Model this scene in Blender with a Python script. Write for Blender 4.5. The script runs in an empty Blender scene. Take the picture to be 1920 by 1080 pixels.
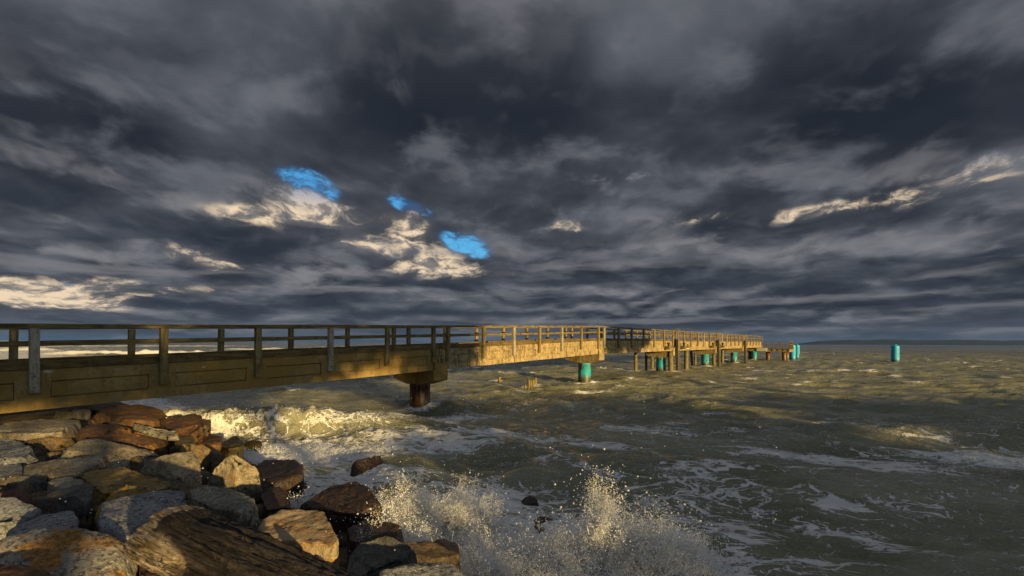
import bpy, bmesh, math, random
import numpy as np
from mathutils import Vector, Matrix

random.seed(7)
RNG = np.random.default_rng(11)
SC = bpy.context.scene
COL = SC.collection
R = math.radians

# ------------------------------------------------------------------ camera
EYE = Vector((0.0, 0.0, 3.0))
FPX = 900.0                                   # focal length in pixels of the 1920 wide picture
PITCH, ROLL = R(0.86), 0.0053
SHIFT_PX = 103.5 - FPX * math.tan(PITCH)
cam_data = bpy.data.cameras.new('camera')
cam_data.sensor_width = 36.0
cam_data.lens = 36.0 * FPX / 1920.0
cam_data.shift_y = SHIFT_PX / 1920.0
cam_data.clip_start = 0.05
cam_data.clip_end = 40000.0
cam = bpy.data.objects.new('camera', cam_data)
CAMROT = Matrix.Rotation(R(90) + PITCH, 4, 'X') @ Matrix.Rotation(ROLL, 4, 'Z')
cam.matrix_world = Matrix.Translation(EYE) @ CAMROT
COL.objects.link(cam)
SC.camera = cam

def ray(px, py):
    d = Vector(((px - 960.0) / FPX, (540.0 - py + SHIFT_PX) / FPX, -1.0))
    return (CAMROT.to_3x3() @ d)

def at_z(px, py, z):
    """where the line of sight through a picture point meets the height z"""
    d = ray(px, py)
    return EYE + d * ((z - EYE.z) / d.z)

def at_y(px, py, y):
    d = ray(px, py)
    return EYE + d * (y / d.y)

# ------------------------------------------------------------------ sun, sky, exposure
SUN_AZ, SUN_EL = R(38.0), R(7.0)              # to the right of straight behind the camera
SUN_DIR = Vector((math.sin(SUN_AZ) * math.cos(SUN_EL), -math.cos(SUN_AZ) * math.cos(SUN_EL), math.sin(SUN_EL)))
sun_data = bpy.data.lights.new('sun', 'SUN')
sun_data.energy = 5.0
sun_data.angle = R(0.6)
sun_data.color = (1.0, 0.72, 0.29)
sun = bpy.data.objects.new('sun', sun_data)
sun.rotation_euler = SUN_DIR.to_track_quat('Z', 'Y').to_euler()
sun.location = (20, -30, 30)
COL.objects.link(sun)

SC.view_settings.view_transform = 'Standard'
SC.view_settings.look = 'None'
SC.view_settings.exposure = 0.58
SC.view_settings.gamma = 1.0
SC.render.engine = 'CYCLES'
SC.cycles.use_denoising = True
SC.cycles.max_bounces = 5
SC.cycles.diffuse_bounces = 2
SC.cycles.glossy_bounces = 2
SC.cycles.volume_bounces = 4
SC.cycles.volume_step_rate = 0.5
SC.cycles.caustics_reflective = False
SC.cycles.caustics_refractive = False
SC.cycles.sample_clamp_indirect = 4.0


class NT:
    """small helper for building node trees"""
    def __init__(self, tree):
        self.t = tree
        self.n = tree.nodes
        self.l = tree.links

    def new(self, kind, **kw):
        nd = self.n.new(kind)
        for k, v in kw.items():
            setattr(nd, k, v)
        return nd

    def put(self, sock, val):
        if hasattr(val, 'is_linked') or isinstance(val, bpy.types.NodeSocket):
            self.l.new(val, sock)
        else:
            sock.default_value = val

    def math(self, op, a, b=None, c=None, clamp=False):
        nd = self.new('ShaderNodeMath', operation=op)
        nd.use_clamp = clamp
        self.put(nd.inputs[0], a)
        if b is not None:
            self.put(nd.inputs[1], b)
        if c is not None:
            self.put(nd.inputs[2], c)
        return nd.outputs[0]

    def vmath(self, op, a, b=None, scale=None):
        nd = self.new('ShaderNodeVectorMath', operation=op)
        self.put(nd.inputs[0], a)
        if b is not None:
            self.put(nd.inputs[1], b)
        if scale is not None:
            self.put(nd.inputs[3], scale)
        return nd.outputs[0] if op not in ('DOT_PRODUCT', 'LENGTH') else nd.outputs[1]

    def xyz(self, x, y, z):
        nd = self.new('ShaderNodeCombineXYZ')
        for i, v in enumerate((x, y, z)):
            self.put(nd.inputs[i], v)
        return nd.outputs[0]

    def sep(self, v):
        nd = self.new('ShaderNodeSeparateXYZ')
        self.put(nd.inputs[0], v)
        return nd.outputs

    def noise(self, vec, scale, detail=4.0, rough=0.5, dist=0.0, color=False, lac=2.0):
        nd = self.new('ShaderNodeTexNoise')
        self.put(nd.inputs['Vector'], vec)
        nd.inputs['Scale'].default_value = scale
        nd.inputs['Detail'].default_value = detail
        nd.inputs['Roughness'].default_value = rough
        nd.inputs['Lacunarity'].default_value = lac
        nd.inputs['Distortion'].default_value = dist
        return nd.outputs['Color' if color else 'Fac']

    def step(self, x, lo, hi, a=0.0, b=1.0):
        nd = self.new('ShaderNodeMapRange', interpolation_type='SMOOTHSTEP')
        self.put(nd.inputs[0], x)
        self.put(nd.inputs[1], lo)
        self.put(nd.inputs[2], hi)
        self.put(nd.inputs[3], a)
        self.put(nd.inputs[4], b)
        return nd.outputs[0]

    def mix(self, fac, a, b, blend='MIX'):
        nd = self.new('ShaderNodeMix', data_type='RGBA', blend_type=blend)
        self.put(nd.inputs[0], fac)
        for i, v in ((6, a), (7, b)):
            if isinstance(v, tuple) and len(v) == 3:
                v = (*v, 1.0)
            self.put(nd.inputs[i], v)
        return nd.outputs[2]

    def scale_vec(self, vec, s):
        return self.vmath('MULTIPLY', vec, s)


world = bpy.data.worlds.new('World')
SC.world = world
world.use_nodes = True
def build_world():
    world.node_tree.nodes.clear()
    g = NT(world.node_tree)
    out = g.new('ShaderNodeOutputWorld')
    bg = g.new('ShaderNodeBackground')
    bg.inputs['Strength'].default_value = 0.1
    g.l.new(bg.outputs[0], out.inputs[0])
    sky = g.new('ShaderNodeTexSky', sky_type='NISHITA')
    sky.sun_disc = False
    sky.sun_elevation = SUN_EL
    sky.sun_rotation = math.atan2(SUN_DIR.x, SUN_DIR.y)
    sky.air_density = 1.0
    sky.dust_density = 0.3
    sky.ozone_density = 4.0
    d = g.new('ShaderNodeTexCoord').outputs['Generated']
    dx, dy, dz = g.sep(d)
    zc = g.math('MAXIMUM', dz, 0.0)
    az = g.math('ARCTAN2', dx, dy)
    el = g.math('MAXIMUM', g.math('ARCSINE', dz), 0.0)
    # the cloud deck as a layer seen from below
    inv = g.math('DIVIDE', 1.0, g.math('ADD', zc, 0.24))
    p = g.xyz(g.math('MULTIPLY', dx, inv), g.math('MULTIPLY', dy, inv), 0.0)
    wn = g.vmath('SUBTRACT', g.noise(p, 1.7, 3, 0.5, color=True), (0.5, 0.5, 0.5))
    pw = g.vmath('ADD', p, g.vmath('SCALE', wn, scale=0.45))
    nA = g.noise(g.vmath('ADD', pw, (5.3, 2.1, 0.0)), 1.05, 4.0, 0.50)                 # heavy masses
    nB = g.noise(g.vmath('ADD', p, (12.3, 1.9, 5.0)), 3.0, 6.0, 0.52, 0.25)                 # smaller billows
    # heaped clouds lower down: they shrink and flatten towards the horizon
    er = g.math('MULTIPLY', g.math('LOGARITHM', g.math('ADD', el, 0.10), math.e), 4.6)
    q0 = g.xyz(g.math('MULTIPLY', az, 7.5), er, 2.0)
    wq = g.vmath('SUBTRACT', g.noise(q0, 0.9, 3, 0.5, color=True), (0.5, 0.5, 0.5))
    qa = g.vmath('ADD', g.xyz(g.math('MULTIPLY', az, g.step(el, 0.0, 0.5, 9.0, 6.0)), er, 2.0), g.vmath('SCALE', wq, scale=0.9))
    def heap(off):
        return g.noise(g.vmath('ADD', qa, off), 0.66, 6.0, 0.50)
    h0 = heap((0.0, 0.0, 0.0))
    h1 = heap((-0.06, 0.34, 0.0))
    rel = g.math('SUBTRACT', h0, h1)                          # bright on upper, sunward edges
    f0 = g.noise(qa, 2.1, 7.0, 0.66, 0.2)
    f1 = g.noise(g.vmath('ADD', qa, (-0.04, 0.15, 0.0)), 2.1, 7.0, 0.66, 0.2)
    frel = g.math('SUBTRACT', f0, f1)                           # ragged edges
    # long rolls just over the horizon
    qr = g.vmath('ADD', g.xyz(g.math('MULTIPLY', az, 2.1), g.math('MULTIPLY', er, 0.85), 7.0), g.vmath('SCALE', wq, scale=0.5))
    r0 = g.noise(qr, 1.0, 4.5, 0.50)
    r1 = g.noise(g.vmath('ADD', qr, (0.0, 0.26, 0.0)), 1.0, 4.5, 0.50)
    rol = g.math('SUBTRACT', r0, r1)

    def blob(px, py, sx, sy, tilt=0.0):
        a0 = math.atan2(px - 960.0, FPX)
        e0 = math.atan2((643.5 + (px - 960) * 0.0053 - py) * math.cos(a0), FPX)
        a = g.math('SUBTRACT', az, a0)
        e = g.math('SUBTRACT', el, e0)
        ca, sa = math.cos(tilt), math.sin(tilt)
        u = g.math('ADD', g.math('MULTIPLY', a, ca / R(sx)), g.math('MULTIPLY', e, sa / R(sx)))
        v = g.math('ADD', g.math('MULTIPLY', a, -sa / R(sy)), g.math('MULTIPLY', e, ca / R(sy)))
        r2 = g.math('ADD', g.math('MULTIPLY', u, u), g.math('MULTIPLY', v, v))
        return g.math('EXPONENT', g.math('MULTIPLY', r2, -1.0))

    def total(items):
        s = None
        for w, b in items:
            b = g.math('MULTIPLY', b, w)
            s = b if s is None else g.math('ADD', s, b)
        return s
    lowb = g.step(el, 0.42, 0.14)
    dark_w = total([(0.11, blob(720, 190, 8, 5, -0.3)), (0.13, blob(1010, 165, 6, 6)), (0.15, blob(1590, 140, 9, 6, 0.1)), (0.09, blob(330, 290, 12, 3.0, -0.2)),
                    (0.08, blob(60, 130, 8, 4)), (0.07, blob(1480, 290, 6, 3)), (-0.10, blob(1180, 60, 9, 6)), (-0.06, blob(520, 60, 10, 5)), (-0.06, blob(1330, 250, 6, 3))])
    dens = g.math('ADD', g.math('MULTIPLY', nA, 0.66), g.math('MULTIPLY', nB, 0.34))
    dens = g.math('SUBTRACT', dens, dark_w)
    lum = g.step(dens, 0.30, 0.66)
    cloud = g.mix(lum, (0.0145, 0.0185, 0.0275), (0.088, 0.097, 0.116))
    fine = g.math('SUBTRACT', nB, 0.5)
    cloud = g.mix(g.step(fine, 0.0, 0.18, 0.0, 0.60), cloud, (0.150, 0.158, 0.178))
    cloud = g.mix(g.step(fine, 0.0, -0.18, 0.0, 0.45), cloud, (0.020, 0.025, 0.036))
    relw = g.math('ADD', 0.16, g.math('MULTIPLY', lowb, 0.84))
    cloud = g.mix(g.math('MULTIPLY', g.step(rel, 0.0, 0.17, 0.0, 0.9), relw), cloud, (0.20, 0.20, 0.215))
    cloud = g.mix(g.math('MULTIPLY', g.step(rel, 0.02, -0.16, 0.0, 0.85), relw), cloud, (0.019, 0.024, 0.035))
    rolw = g.math('MULTIPLY', g.step(el, 0.30, 0.12), g.step(el, 0.0, 0.04, 0.45, 1.0))
    cloud = g.mix(g.math('MULTIPLY', g.step(rol, 0.02, 0.18, 0.0, 0.65), rolw), cloud, (0.19, 0.188, 0.20))
    cloud = g.mix(g.math('MULTIPLY', g.step(rol, 0.02, -0.17, 0.0, 0.8), rolw), cloud, (0.028, 0.035, 0.050))
    # paler veil overhead, thin bright air at the horizon
    cloud = g.mix(g.step(el, 0.42, 1.1, 0.0, 0.7), cloud, (0.20, 0.205, 0.215))
    cloud = g.mix(g.step(el, 0.07, 0.0, 0.0, 0.55), cloud, (0.072, 0.083, 0.105))

    # opening towards the low sun, which shines through it from behind the camera
    sdot = g.vmath('DOT_PRODUCT', d, tuple(SUN_DIR))
    sunward = g.step(sdot, 0.25, 0.95)
    rag = g.math('MULTIPLY', g.math('SUBTRACT', g.math('ADD', g.math('MULTIPLY', f0, 0.68), g.math('MULTIPLY', h0, 0.32)), 0.5), 5.2)
    # sunlit heaps behind the deck
    lit_w = total([(0.82, blob(770, 422, 4.6, 1.6, -0.35)), (0.85, blob(810, 500, 5.5, 1.2, -0.03)), (0.82, blob(600, 388, 4.6, 1.6, -0.2)), (0.60, blob(500, 405, 6.0, 1.2, 0)), (0.58, blob(690, 455, 5.0, 1.3, 0)),
                   (0.85, blob(390, 490, 3.6, 1.2, -0.2)), (0.66, blob(375, 540, 2.6, 0.55)), (0.75, blob(160, 538, 6.0, 0.9)), (0.65, blob(110, 568, 5.0, 0.8)), (0.5, blob(30, 548, 3.0, 0.9)),
                   (0.55, blob(1065, 425, 2.8, 0.8)), (0.55, blob(950, 512, 2.5, 0.6)), (0.42, blob(1330, 405, 5.5, 0.8, 0.03)), (0.50, blob(1530, 396, 5.0, 0.9, 0.1)), (0.36, blob(1700, 370, 4.5, 1.3, 0.35)), (0.36, blob(1850, 322, 3.6, 1.9, 0.15)), (0.30, blob(1180, 320, 7, 3)), (0.20, blob(740, 160, 2.5, 1.5))])
    lit_w = g.math('MAXIMUM', lit_w, g.math('MULTIPLY', sunward, 0.7))
    cloud = g.mix(g.step(g.math('ADD', lit_w, g.math('MULTIPLY', rag, 0.20)), 0.10, 1.0, 0.0, 0.55), cloud, (0.17, 0.165, 0.165))
    puff = g.math('ADD', g.math('MINIMUM', lit_w, 0.85), g.math('ADD', g.math('MULTIPLY', rag, 0.55), g.math('MULTIPLY', rel, 3.0)))
    lit = g.step(puff, 0.27, 0.92)
    lit = g.math('MULTIPLY', lit, g.step(lit_w, 0.12, 0.42))
    warm = g.mix(g.step(el, 0.235, 0.285), (0.78, 0.61, 0.42), (0.36, 0.37, 0.41))
    warm = g.mix(g.step(g.math('ADD', frel, g.math('MULTIPLY', rel, 0.6)), -0.10, 0.11), (0.20, 0.185, 0.175), warm)
    cloud = g.mix(lit, cloud, warm)
    # gaps of clear sky
    gap_w = total([(0.88, blob(575, 343, 3.0, 1.35, -0.3)), (0.74, blob(765, 384, 2.6, 0.9, -0.25)), (0.90, blob(876, 459, 3.0, 1.25, -0.3)),
                   (0.16, blob(1870, 315, 3.0, 1.2)), (0.30, blob(95, 533, 3.0, 0.5)), (0.26, blob(345, 475, 2.5, 0.6))])
    halo = g.step(g.math('SUBTRACT', gap_w, g.math('MULTIPLY', rag, 0.35)), 0.10, 0.85)
    halo = g.math('MULTIPLY', halo, g.step(gap_w, 0.05, 0.35))
    cloud = g.mix(g.math('MULTIPLY', halo, g.math('SUBTRACT', 0.70, g.math('MULTIPLY', lit, 0.62))), cloud, (0.030, 0.12, 0.30))
    gap_w2 = g.math('MAXIMUM', gap_w, g.math('MULTIPLY', sunward, 0.8))
    hole = g.step(g.math('SUBTRACT', g.math('MINIMUM', g.math('MULTIPLY', gap_w2, 1.15), 0.9), g.math('MULTIPLY', rag, 1.25)), 0.34, 1.12)
    hole = g.math('MULTIPLY', hole, g.step(gap_w2, 0.18, 0.40))
    hole = g.math('MULTIPLY', hole, g.math('SUBTRACT', 1.0, g.math('MULTIPLY', lit, 0.85)))
    hole = g.math('MULTIPLY', hole, g.step(f0, 0.64, 0.40, 0.25, 0.92))
    cloud10 = g.vmath('SCALE', cloud, scale=7.5)
    blue = g.vmath('MULTIPLY', sky.outputs[0], (0.85, 1.38, 1.42))
    final = g.mix(hole, cloud10, blue)
    g.l.new(final, bg.inputs['Color'])
    world.cycles.sampling_method = 'MANUAL'
    world.cycles.sample_map_resolution = 512
build_world()

# ------------------------------------------------------------------ helpers
def hashf(ix, iy, iz, s):
    h = (ix * 374761393 + iy * 668265263 + iz * 2147483647 + s * 974634777) & 0xFFFFFFFF
    h = ((h ^ (h >> 13)) * 1274126177) & 0xFFFFFFFF
    h = ((h ^ (h >> 16)) * 2246822519) & 0xFFFFFFFF
    return h ^ (h >> 15)

def pnoise(x, y, z, seed=0):
    """gradient noise, about -1..1"""
    xi, yi, zi = (np.floor(a).astype(np.int64) for a in (x, y, z))
    xf, yf, zf = x - xi, y - yi, z - zi
    u, v, w = (f * f * f * (f * (f * 6 - 15) + 10) for f in (xf, yf, zf))
    def gr(dx, dy, dz):
        h = hashf(xi + dx, yi + dy, zi + dz, seed)
        gx = ((h & 1023) / 511.5 - 1.0)
        gy = (((h >> 10) & 1023) / 511.5 - 1.0)
        gz = (((h >> 20) & 1023) / 511.5 - 1.0)
        return gx * (xf - dx) + gy * (yf - dy) + gz * (zf - dz)
    def lerp(a, b, t):
        return a + (b - a) * t
    x00 = lerp(gr(0, 0, 0), gr(1, 0, 0), u)
    x10 = lerp(gr(0, 1, 0), gr(1, 1, 0), u)
    x01 = lerp(gr(0, 0, 1), gr(1, 0, 1), u)
    x11 = lerp(gr(0, 1, 1), gr(1, 1, 1), u)
    return lerp(lerp(x00, x10, v), lerp(x01, x11, v), w) * 1.3

def fbm(x, y, z, octv=4, seed=0, gain=0.5):
    s, a = 0.0, 1.0
    for k in range(octv):
        s = s + a * pnoise(x, y, z, seed + k * 17)
        x, y, z = x * 2.03, y * 2.03, z * 2.03
        a *= gain
    return s

def sstep(x, lo, hi):
    t = np.clip((x - lo) / (hi - lo), 0.0, 1.0)
    return t * t * (3 - 2 * t)

def tag(o, label=None, cat=None, group=None, kind=None):
    if label:
        o['label'] = label
    if cat:
        o['category'] = cat
    if group:
        o['group'] = group
    if kind:
        o['kind'] = kind
    return o

def empty(name, loc=(0, 0, 0), rotz=0.0):
    o = bpy.data.objects.new(name, None)
    COL.objects.link(o)
    o.location = loc
    o.rotation_euler = (0, 0, rotz)
    o.empty_display_size = 0.3
    return o

def mesh_np(name, verts, faces, mat=None, parent=None, smooth=False):
    """mesh object from an (n,3) array and an (m,k) index array"""
    verts = np.asarray(verts, dtype=np.float32)
    faces = np.asarray(faces, dtype=np.int32)
    me = bpy.data.meshes.new(name)
    k = faces.shape[1]
    me.vertices.add(len(verts))
    me.vertices.foreach_set('co', verts.ravel())
    me.loops.add(faces.size)
    me.loops.foreach_set('vertex_index', faces.ravel())
    me.polygons.add(len(faces))
    me.polygons.foreach_set('loop_start', np.arange(0, faces.size, k, dtype=np.int32))
    me.polygons.foreach_set('loop_total', np.full(len(faces), k, dtype=np.int32))
    if smooth:
        me.polygons.foreach_set('use_smooth', np.ones(len(faces), dtype=bool))
    me.update(calc_edges=True)
    me.validate()
    o = bpy.data.objects.new(name, me)
    COL.objects.link(o)
    if mat:
        me.materials.append(mat)
    if parent:
        o.parent = parent
    return o

class MB:
    """collects shapes and links them as one mesh object"""
    def __init__(self):
        self.v, self.f = [], []

    def hexa(self, c):
        """eight corners: bottom ring of four, then the top ring"""
        b = len(self.v)
        self.v += [tuple(p) for p in c]
        for f in ((0, 3, 2, 1), (4, 5, 6, 7), (0, 1, 5, 4), (1, 2, 6, 5), (2, 3, 7, 6), (3, 0, 4, 7)):
            self.f.append(tuple(b + i for i in f))
        return self

    def box(self, x0, x1, y0, y1, z0, z1, z0b=None, z1b=None):
        """box whose heights may differ at the x1 end"""
        z0b = z0 if z0b is None else z0b
        z1b = z1 if z1b is None else z1b
        return self.hexa([(x0, y0, z0), (x1, y0, z0b), (x1, y1, z0b), (x0, y1, z0),
                          (x0, y0, z1), (x1, y0, z1b), (x1, y1, z1b), (x0, y1, z1)])

    def tube(self, pts, rad, seg=10, caps=True):
        pts = [Vector(p) for p in pts]
        rads = rad if isinstance(rad, (list, tuple)) else [rad] * len(pts)
        b = len(self.v)
        prev = None
        for i, p in enumerate(pts):
            t = (pts[min(i + 1, len(pts) - 1)] - pts[max(i - 1, 0)]).normalized()
            ref = Vector((1, 0, 0)) if abs(t.x) < 0.9 else Vector((0, 1, 0))
            if prev is not None:
                ref = prev
            a = (ref - t * ref.dot(t)).normalized()
            prev = a
            c = t.cross(a)
            for k in range(seg):
                w = 2 * math.pi * k / seg
                self.v.append(tuple(p + (a * math.cos(w) + c * math.sin(w)) * rads[i]))
        n = len(pts)
        for i in range(n - 1):
            for k in range(seg):
                k2 = (k + 1) % seg
                self.f.append((b + i * seg + k, b + i * seg + k2, b + (i + 1) * seg + k2, b + (i + 1) * seg + k))
        if caps:
            self.f.append(tuple(b + k for k in reversed(range(seg))))
            self.f.append(tuple(b + (n - 1) * seg + k for k in range(seg)))
        return self

    def build(self, name, mat, parent=None, smooth=False, bevel=0.0):
        me = bpy.data.meshes.new(name)
        me.from_pydata(self.v, [], self.f)
        if bevel > 0:
            bm = bmesh.new()
            bm.from_mesh(me)
            bmesh.ops.bevel(bm, geom=list(bm.edges), offset=bevel, segments=1, affect='EDGES', clamp_overlap=True)
            bm.to_mesh(me)
            bm.free()
        if smooth:
            for p in me.polygons:
                p.use_smooth = len(p.vertices) == 4
        me.update()
        o = bpy.data.objects.new(name, me)
        COL.objects.link(o)
        me.materials.append(mat)
        if parent:
            o.parent = parent
        return o

def new_mat(name):
    m = bpy.data.materials.new(name)
    m.use_nodes = True
    m.node_tree.nodes.clear()
    g = NT(m.node_tree)
    out = g.new('ShaderNodeOutputMaterial')
    bs = g.new('ShaderNodeBsdfPrincipled')
    g.l.new(bs.outputs[0], out.inputs[0])
    return m, g, bs, out

def bump(g, bs, height, strength=0.5, dist=0.02):
    nd = g.new('ShaderNodeBump')
    nd.inputs['Strength'].default_value = strength
    nd.inputs['Distance'].default_value = dist
    g.put(nd.inputs['Height'], height)
    g.l.new(nd.outputs[0], bs.inputs['Normal'])

def obj_coord(g, shift=True):
    c = g.new('ShaderNodeTexCoord').outputs['Object']
    if shift:
        r = g.new('ShaderNodeObjectInfo').outputs['Random']
        c = g.vmath('ADD', c, g.xyz(g.math('MULTIPLY', r, 37.0), g.math('MULTIPLY', r, 91.0), g.math('MULTIPLY', r, 53.0)))
    return c

# ------------------------------------------------------------------ materials
def mat_concrete(name, algae):
    m, g, bs, _ = new_mat(name)
    c = obj_coord(g, False)
    n1 = g.noise(c, 1.3, 6, 0.6)
    jit = g.vmath('SCALE', g.vmath('SUBTRACT', g.noise(c, 2.7, 4, 0.6, color=True), (0.5, 0.5, 0.5)), scale=0.5)
    n2 = g.noise(g.scale_vec(g.vmath('ADD', c, jit), (5.0, 5.0, 0.34)), 1.7, 6, 0.64, 0.5)
    n3 = g.noise(c, 26.0, 4, 0.6)
    col = g.mix(g.step(n1, 0.3, 0.7), (0.30, 0.215, 0.092), (0.46, 0.335, 0.155))
    col = g.mix(g.step(n2, 0.46, 0.62, 0.0, 0.72 if algae else 0.88), col, (0.060, 0.046, 0.028))
    col = g.mix(g.step(n3, 0.45, 0.75, 0.0, 0.45), col, (0.46, 0.38, 0.25))
    n6 = g.noise(c, 4.5, 6, 0.68)
    col = g.mix(g.step(n6, 0.52, 0.66, 0.0, 0.7), col, (0.075, 0.052, 0.024))
    if algae:
        n4 = g.noise(c, 0.8, 5, 0.6, 0.4)
        col = g.mix(g.step(n4, 0.3, 0.62, 0.45, 0.95), col, (0.23, 0.145, 0.034))
        n5 = g.noise(g.scale_vec(c, (1.0, 1.0, 2.6)), 1.5, 4, 0.5)
        col = g.mix(g.step(n5, 0.67, 0.72, 0.0, 0.85), col, (0.52, 0.48, 0.42))
    g.put(bs.inputs['Base Color'], col)
    bs.inputs['Roughness'].default_value = 0.85
    bs.inputs['Specular IOR Level'].default_value = 0.3
    bump(g, bs, g.math('ADD', g.math('MULTIPLY', n3, 0.5), n2), 0.6, 0.02)
    return m

def mat_wood(name, a, b, moss=0.0, pale=0.0, axis='x', rough=0.8):
    m, g, bs, _ = new_mat(name)
    c = obj_coord(g, False)
    st = {'x': (0.35, 6, 6), 'z': (6, 6, 0.35)}[axis]
    n1 = g.noise(g.scale_vec(c, st), 4.0, 6, 0.62, 0.3)
    n2 = g.noise(c, 2.2, 5, 0.6)
    n3 = g.noise(c, 12.0, 4, 0.6)
    col = g.mix(g.step(n1, 0.32, 0.7), a, b)
    col = g.mix(g.step(n2, 0.48, 0.66, 0.0, 0.6), col, tuple(x * 0.35 for x in a))
    if moss:
        col = g.mix(g.step(n3, 0.62 - moss * 0.2, 0.72, 0.0, moss), col, (0.15, 0.12, 0.016))
    if pale:
        col = g.mix(g.step(n3, 0.40, 0.62, 0.0, pale), col, (0.40, 0.36, 0.30))
    g.put(bs.inputs['Base Color'], col)
    bs.inputs['Roughness'].default_value = rough
    bs.inputs['Specular IOR Level'].default_value = 0.3
    bump(g, bs, n1, 0.6, 0.015)
    return m

def mat_steel(name, paint, rust_amt, zlo=0.05, zhi=0.55):
    """painted steel tube: rust patches, and a fouled dark band at the waterline"""
    m, g, bs, _ = new_mat(name)
    c = obj_coord(g)
    z = g.sep(g.new('ShaderNodeNewGeometry').outputs['Position'])[2]
    n1 = g.noise(g.scale_vec(c, (1, 1, 0.45)), 2.6, 6, 0.62, 0.4)
    n2 = g.noise(c, 14.0, 4, 0.6)
    col = g.mix(g.step(n2, 0.35, 0.7, 0.0, 0.35), paint, tuple(x * 0.55 for x in paint))
    pale = g.noise(g.scale_vec(c, (5, 5, 0.6)), 1.3, 4, 0.6)
    col = g.mix(g.step(pale, 0.5, 0.7, 0.0, 0.45), col, (0.30, 0.36, 0.18))
    rust = g.mix(g.step(n2, 0.3, 0.7), (0.05, 0.016, 0.006), (0.22, 0.07, 0.015))
    rmask = g.step(n1, 0.66 - rust_amt, 0.71 - rust_amt)
    col = g.mix(rmask, col, rust)
    zz = g.math('ADD', z, g.math('MULTIPLY', g.math('SUBTRACT', n1, 0.5), 0.8))
    col = g.mix(g.step(zz, zhi, zlo), col, g.mix(g.step(n2, 0.3, 0.7), (0.030, 0.022, 0.010), (0.10, 0.075, 0.03)))
    g.put(bs.inputs['Base Color'], col)
    g.put(bs.inputs['Roughness'], g.math('ADD', 0.45, g.math('MULTIPLY', rmask, 0.35)))
    bump(g, bs, g.math('ADD', g.math('MULTIPLY', rmask, 0.6), n2), 0.35, 0.01)
    return m

def mat_plain(name, col, rough=0.7):
    m, g, bs, _ = new_mat(name)
    c = obj_coord(g)
    n = g.noise(c, 6.0, 5, 0.6)
    g.put(bs.inputs['Base Color'], g.mix(g.step(n, 0.3, 0.7), tuple(x * 0.6 for x in col), col))
    bs.inputs['Roughness'].default_value = rough
    return m

def mat_rock(name, a, b, stain, amt, speck=0.5, wet=0.0, band=False):
    a, b = tuple(x * 0.62 for x in a), tuple(x * 0.80 for x in b)
    """a, b: stone colours; stain: lichen or iron colour and how much of it"""
    m, g, bs, _ = new_mat(name)
    c = obj_coord(g)
    n1 = g.noise(c, 2.0, 6, 0.6, 0.3)
    n2 = g.noise(c, 24.0, 4, 0.72)
    n3 = g.noise(c, 3.1, 7, 0.65, 0.6)
    n4 = g.noise(c, 44.0, 3, 0.65)
    n5 = g.noise(c, 7.0, 6, 0.7, 0.4)
    col = g.mix(g.step(n1, 0.32, 0.66), a, b)
    if band:
        nb = g.noise(g.scale_vec(c, (0.9, 3.0, 9.0)), 2.2, 6, 0.6, 0.5)
        col = g.mix(g.step(nb, 0.42, 0.62, 0.0, 0.75), col, (0.36, 0.17, 0.05))
        col = g.mix(g.step(nb, 0.62, 0.70, 0.0, 0.6), col, (0.20, 0.20, 0.18))
    col = g.mix(g.step(n5, 0.50, 0.68, 0.0, 0.65), col, tuple(x * 0.38 for x in a))
    col = g.mix(g.step(n2, 0.50, 0.60, 0.0, speck), col, tuple(x * 0.15 for x in a))
    col = g.mix(g.step(n4, 0.56, 0.68, 0.0, speck * 0.8), col, tuple(min(0.75, x * 1.9 + 0.04) for x in b))
    col = g.mix(g.step(n3, 0.62 - amt * 0.3, 0.72 - amt * 0.22, 0.0, 0.9), col, g.mix(g.step(n2, 0.35, 0.65), stain, tuple(x * 0.35 for x in stain)))
    z = g.sep(g.new('ShaderNodeNewGeometry').outputs['Position'])[2]
    zz = g.math('ADD', z, g.math('MULTIPLY', g.math('SUBTRACT', n3, 0.5), 0.7))
    wetm = g.math('MAXIMUM', g.step(zz, 0.85, 0.45), wet)
    col = g.mix(wetm, col, g.mix(1.0, col, (0.34, 0.30, 0.26), 'MULTIPLY'))
    g.put(bs.inputs['Base Color'], col)
    g.put(bs.inputs['Roughness'], g.math('SUBTRACT', 0.82, g.math('MULTIPLY', wetm, 0.50)))
    bs.inputs['Specular IOR Level'].default_value = 0.4
    bump(g, bs, g.math('ADD', g.math('MULTIPLY', n2, 0.40), g.math('ADD', g.math('MULTIPLY', n5, 1.0), g.math('MULTIPLY', n4, 0.15))), 1.0, 0.04)
    return m

M = {}
M['conc_algae'] = mat_concrete('concrete_algae', True)
M['conc'] = mat_concrete('concrete_pale', False)
M['rail'] = mat_wood('rail_wood', (0.095, 0.065, 0.022), (0.25, 0.18, 0.07), moss=0.6)
M['kerb'] = mat_wood('kerb_wood', (0.075, 0.048, 0.018), (0.19, 0.13, 0.05), moss=0.5)
M['post'] = mat_wood('post_wood', (0.13, 0.095, 0.035), (0.32, 0.25, 0.11), moss=0.45, axis='z')
M['post_grey'] = mat_wood('post_grey_wood', (0.20, 0.16, 0.10), (0.42, 0.37, 0.28), moss=0.1, pale=0.6, axis='z')
M['pile_wood'] = mat_wood('pile_wood', (0.10, 0.075, 0.022), (0.27, 0.22, 0.09), moss=0.5, axis='z')
M['pile_dark'] = mat_wood('pile_head', (0.05, 0.045, 0.018), (0.10, 0.09, 0.04), moss=0.5, axis='z')
M['teal'] = mat_steel('teal_steel', (0.02, 0.40, 0.47), 0.125, 0.15, 0.75)
M['blue'] = mat_steel('blue_steel', (0.01, 0.42, 0.72), 0.05)
M['rust'] = mat_steel('rusty_steel', (0.16, 0.035, 0.012), 0.14)
M['dark_rust'] = mat_steel('dark_rusty_steel', (0.05, 0.014, 0.009), 0.12, -0.2, 0.2)
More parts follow.
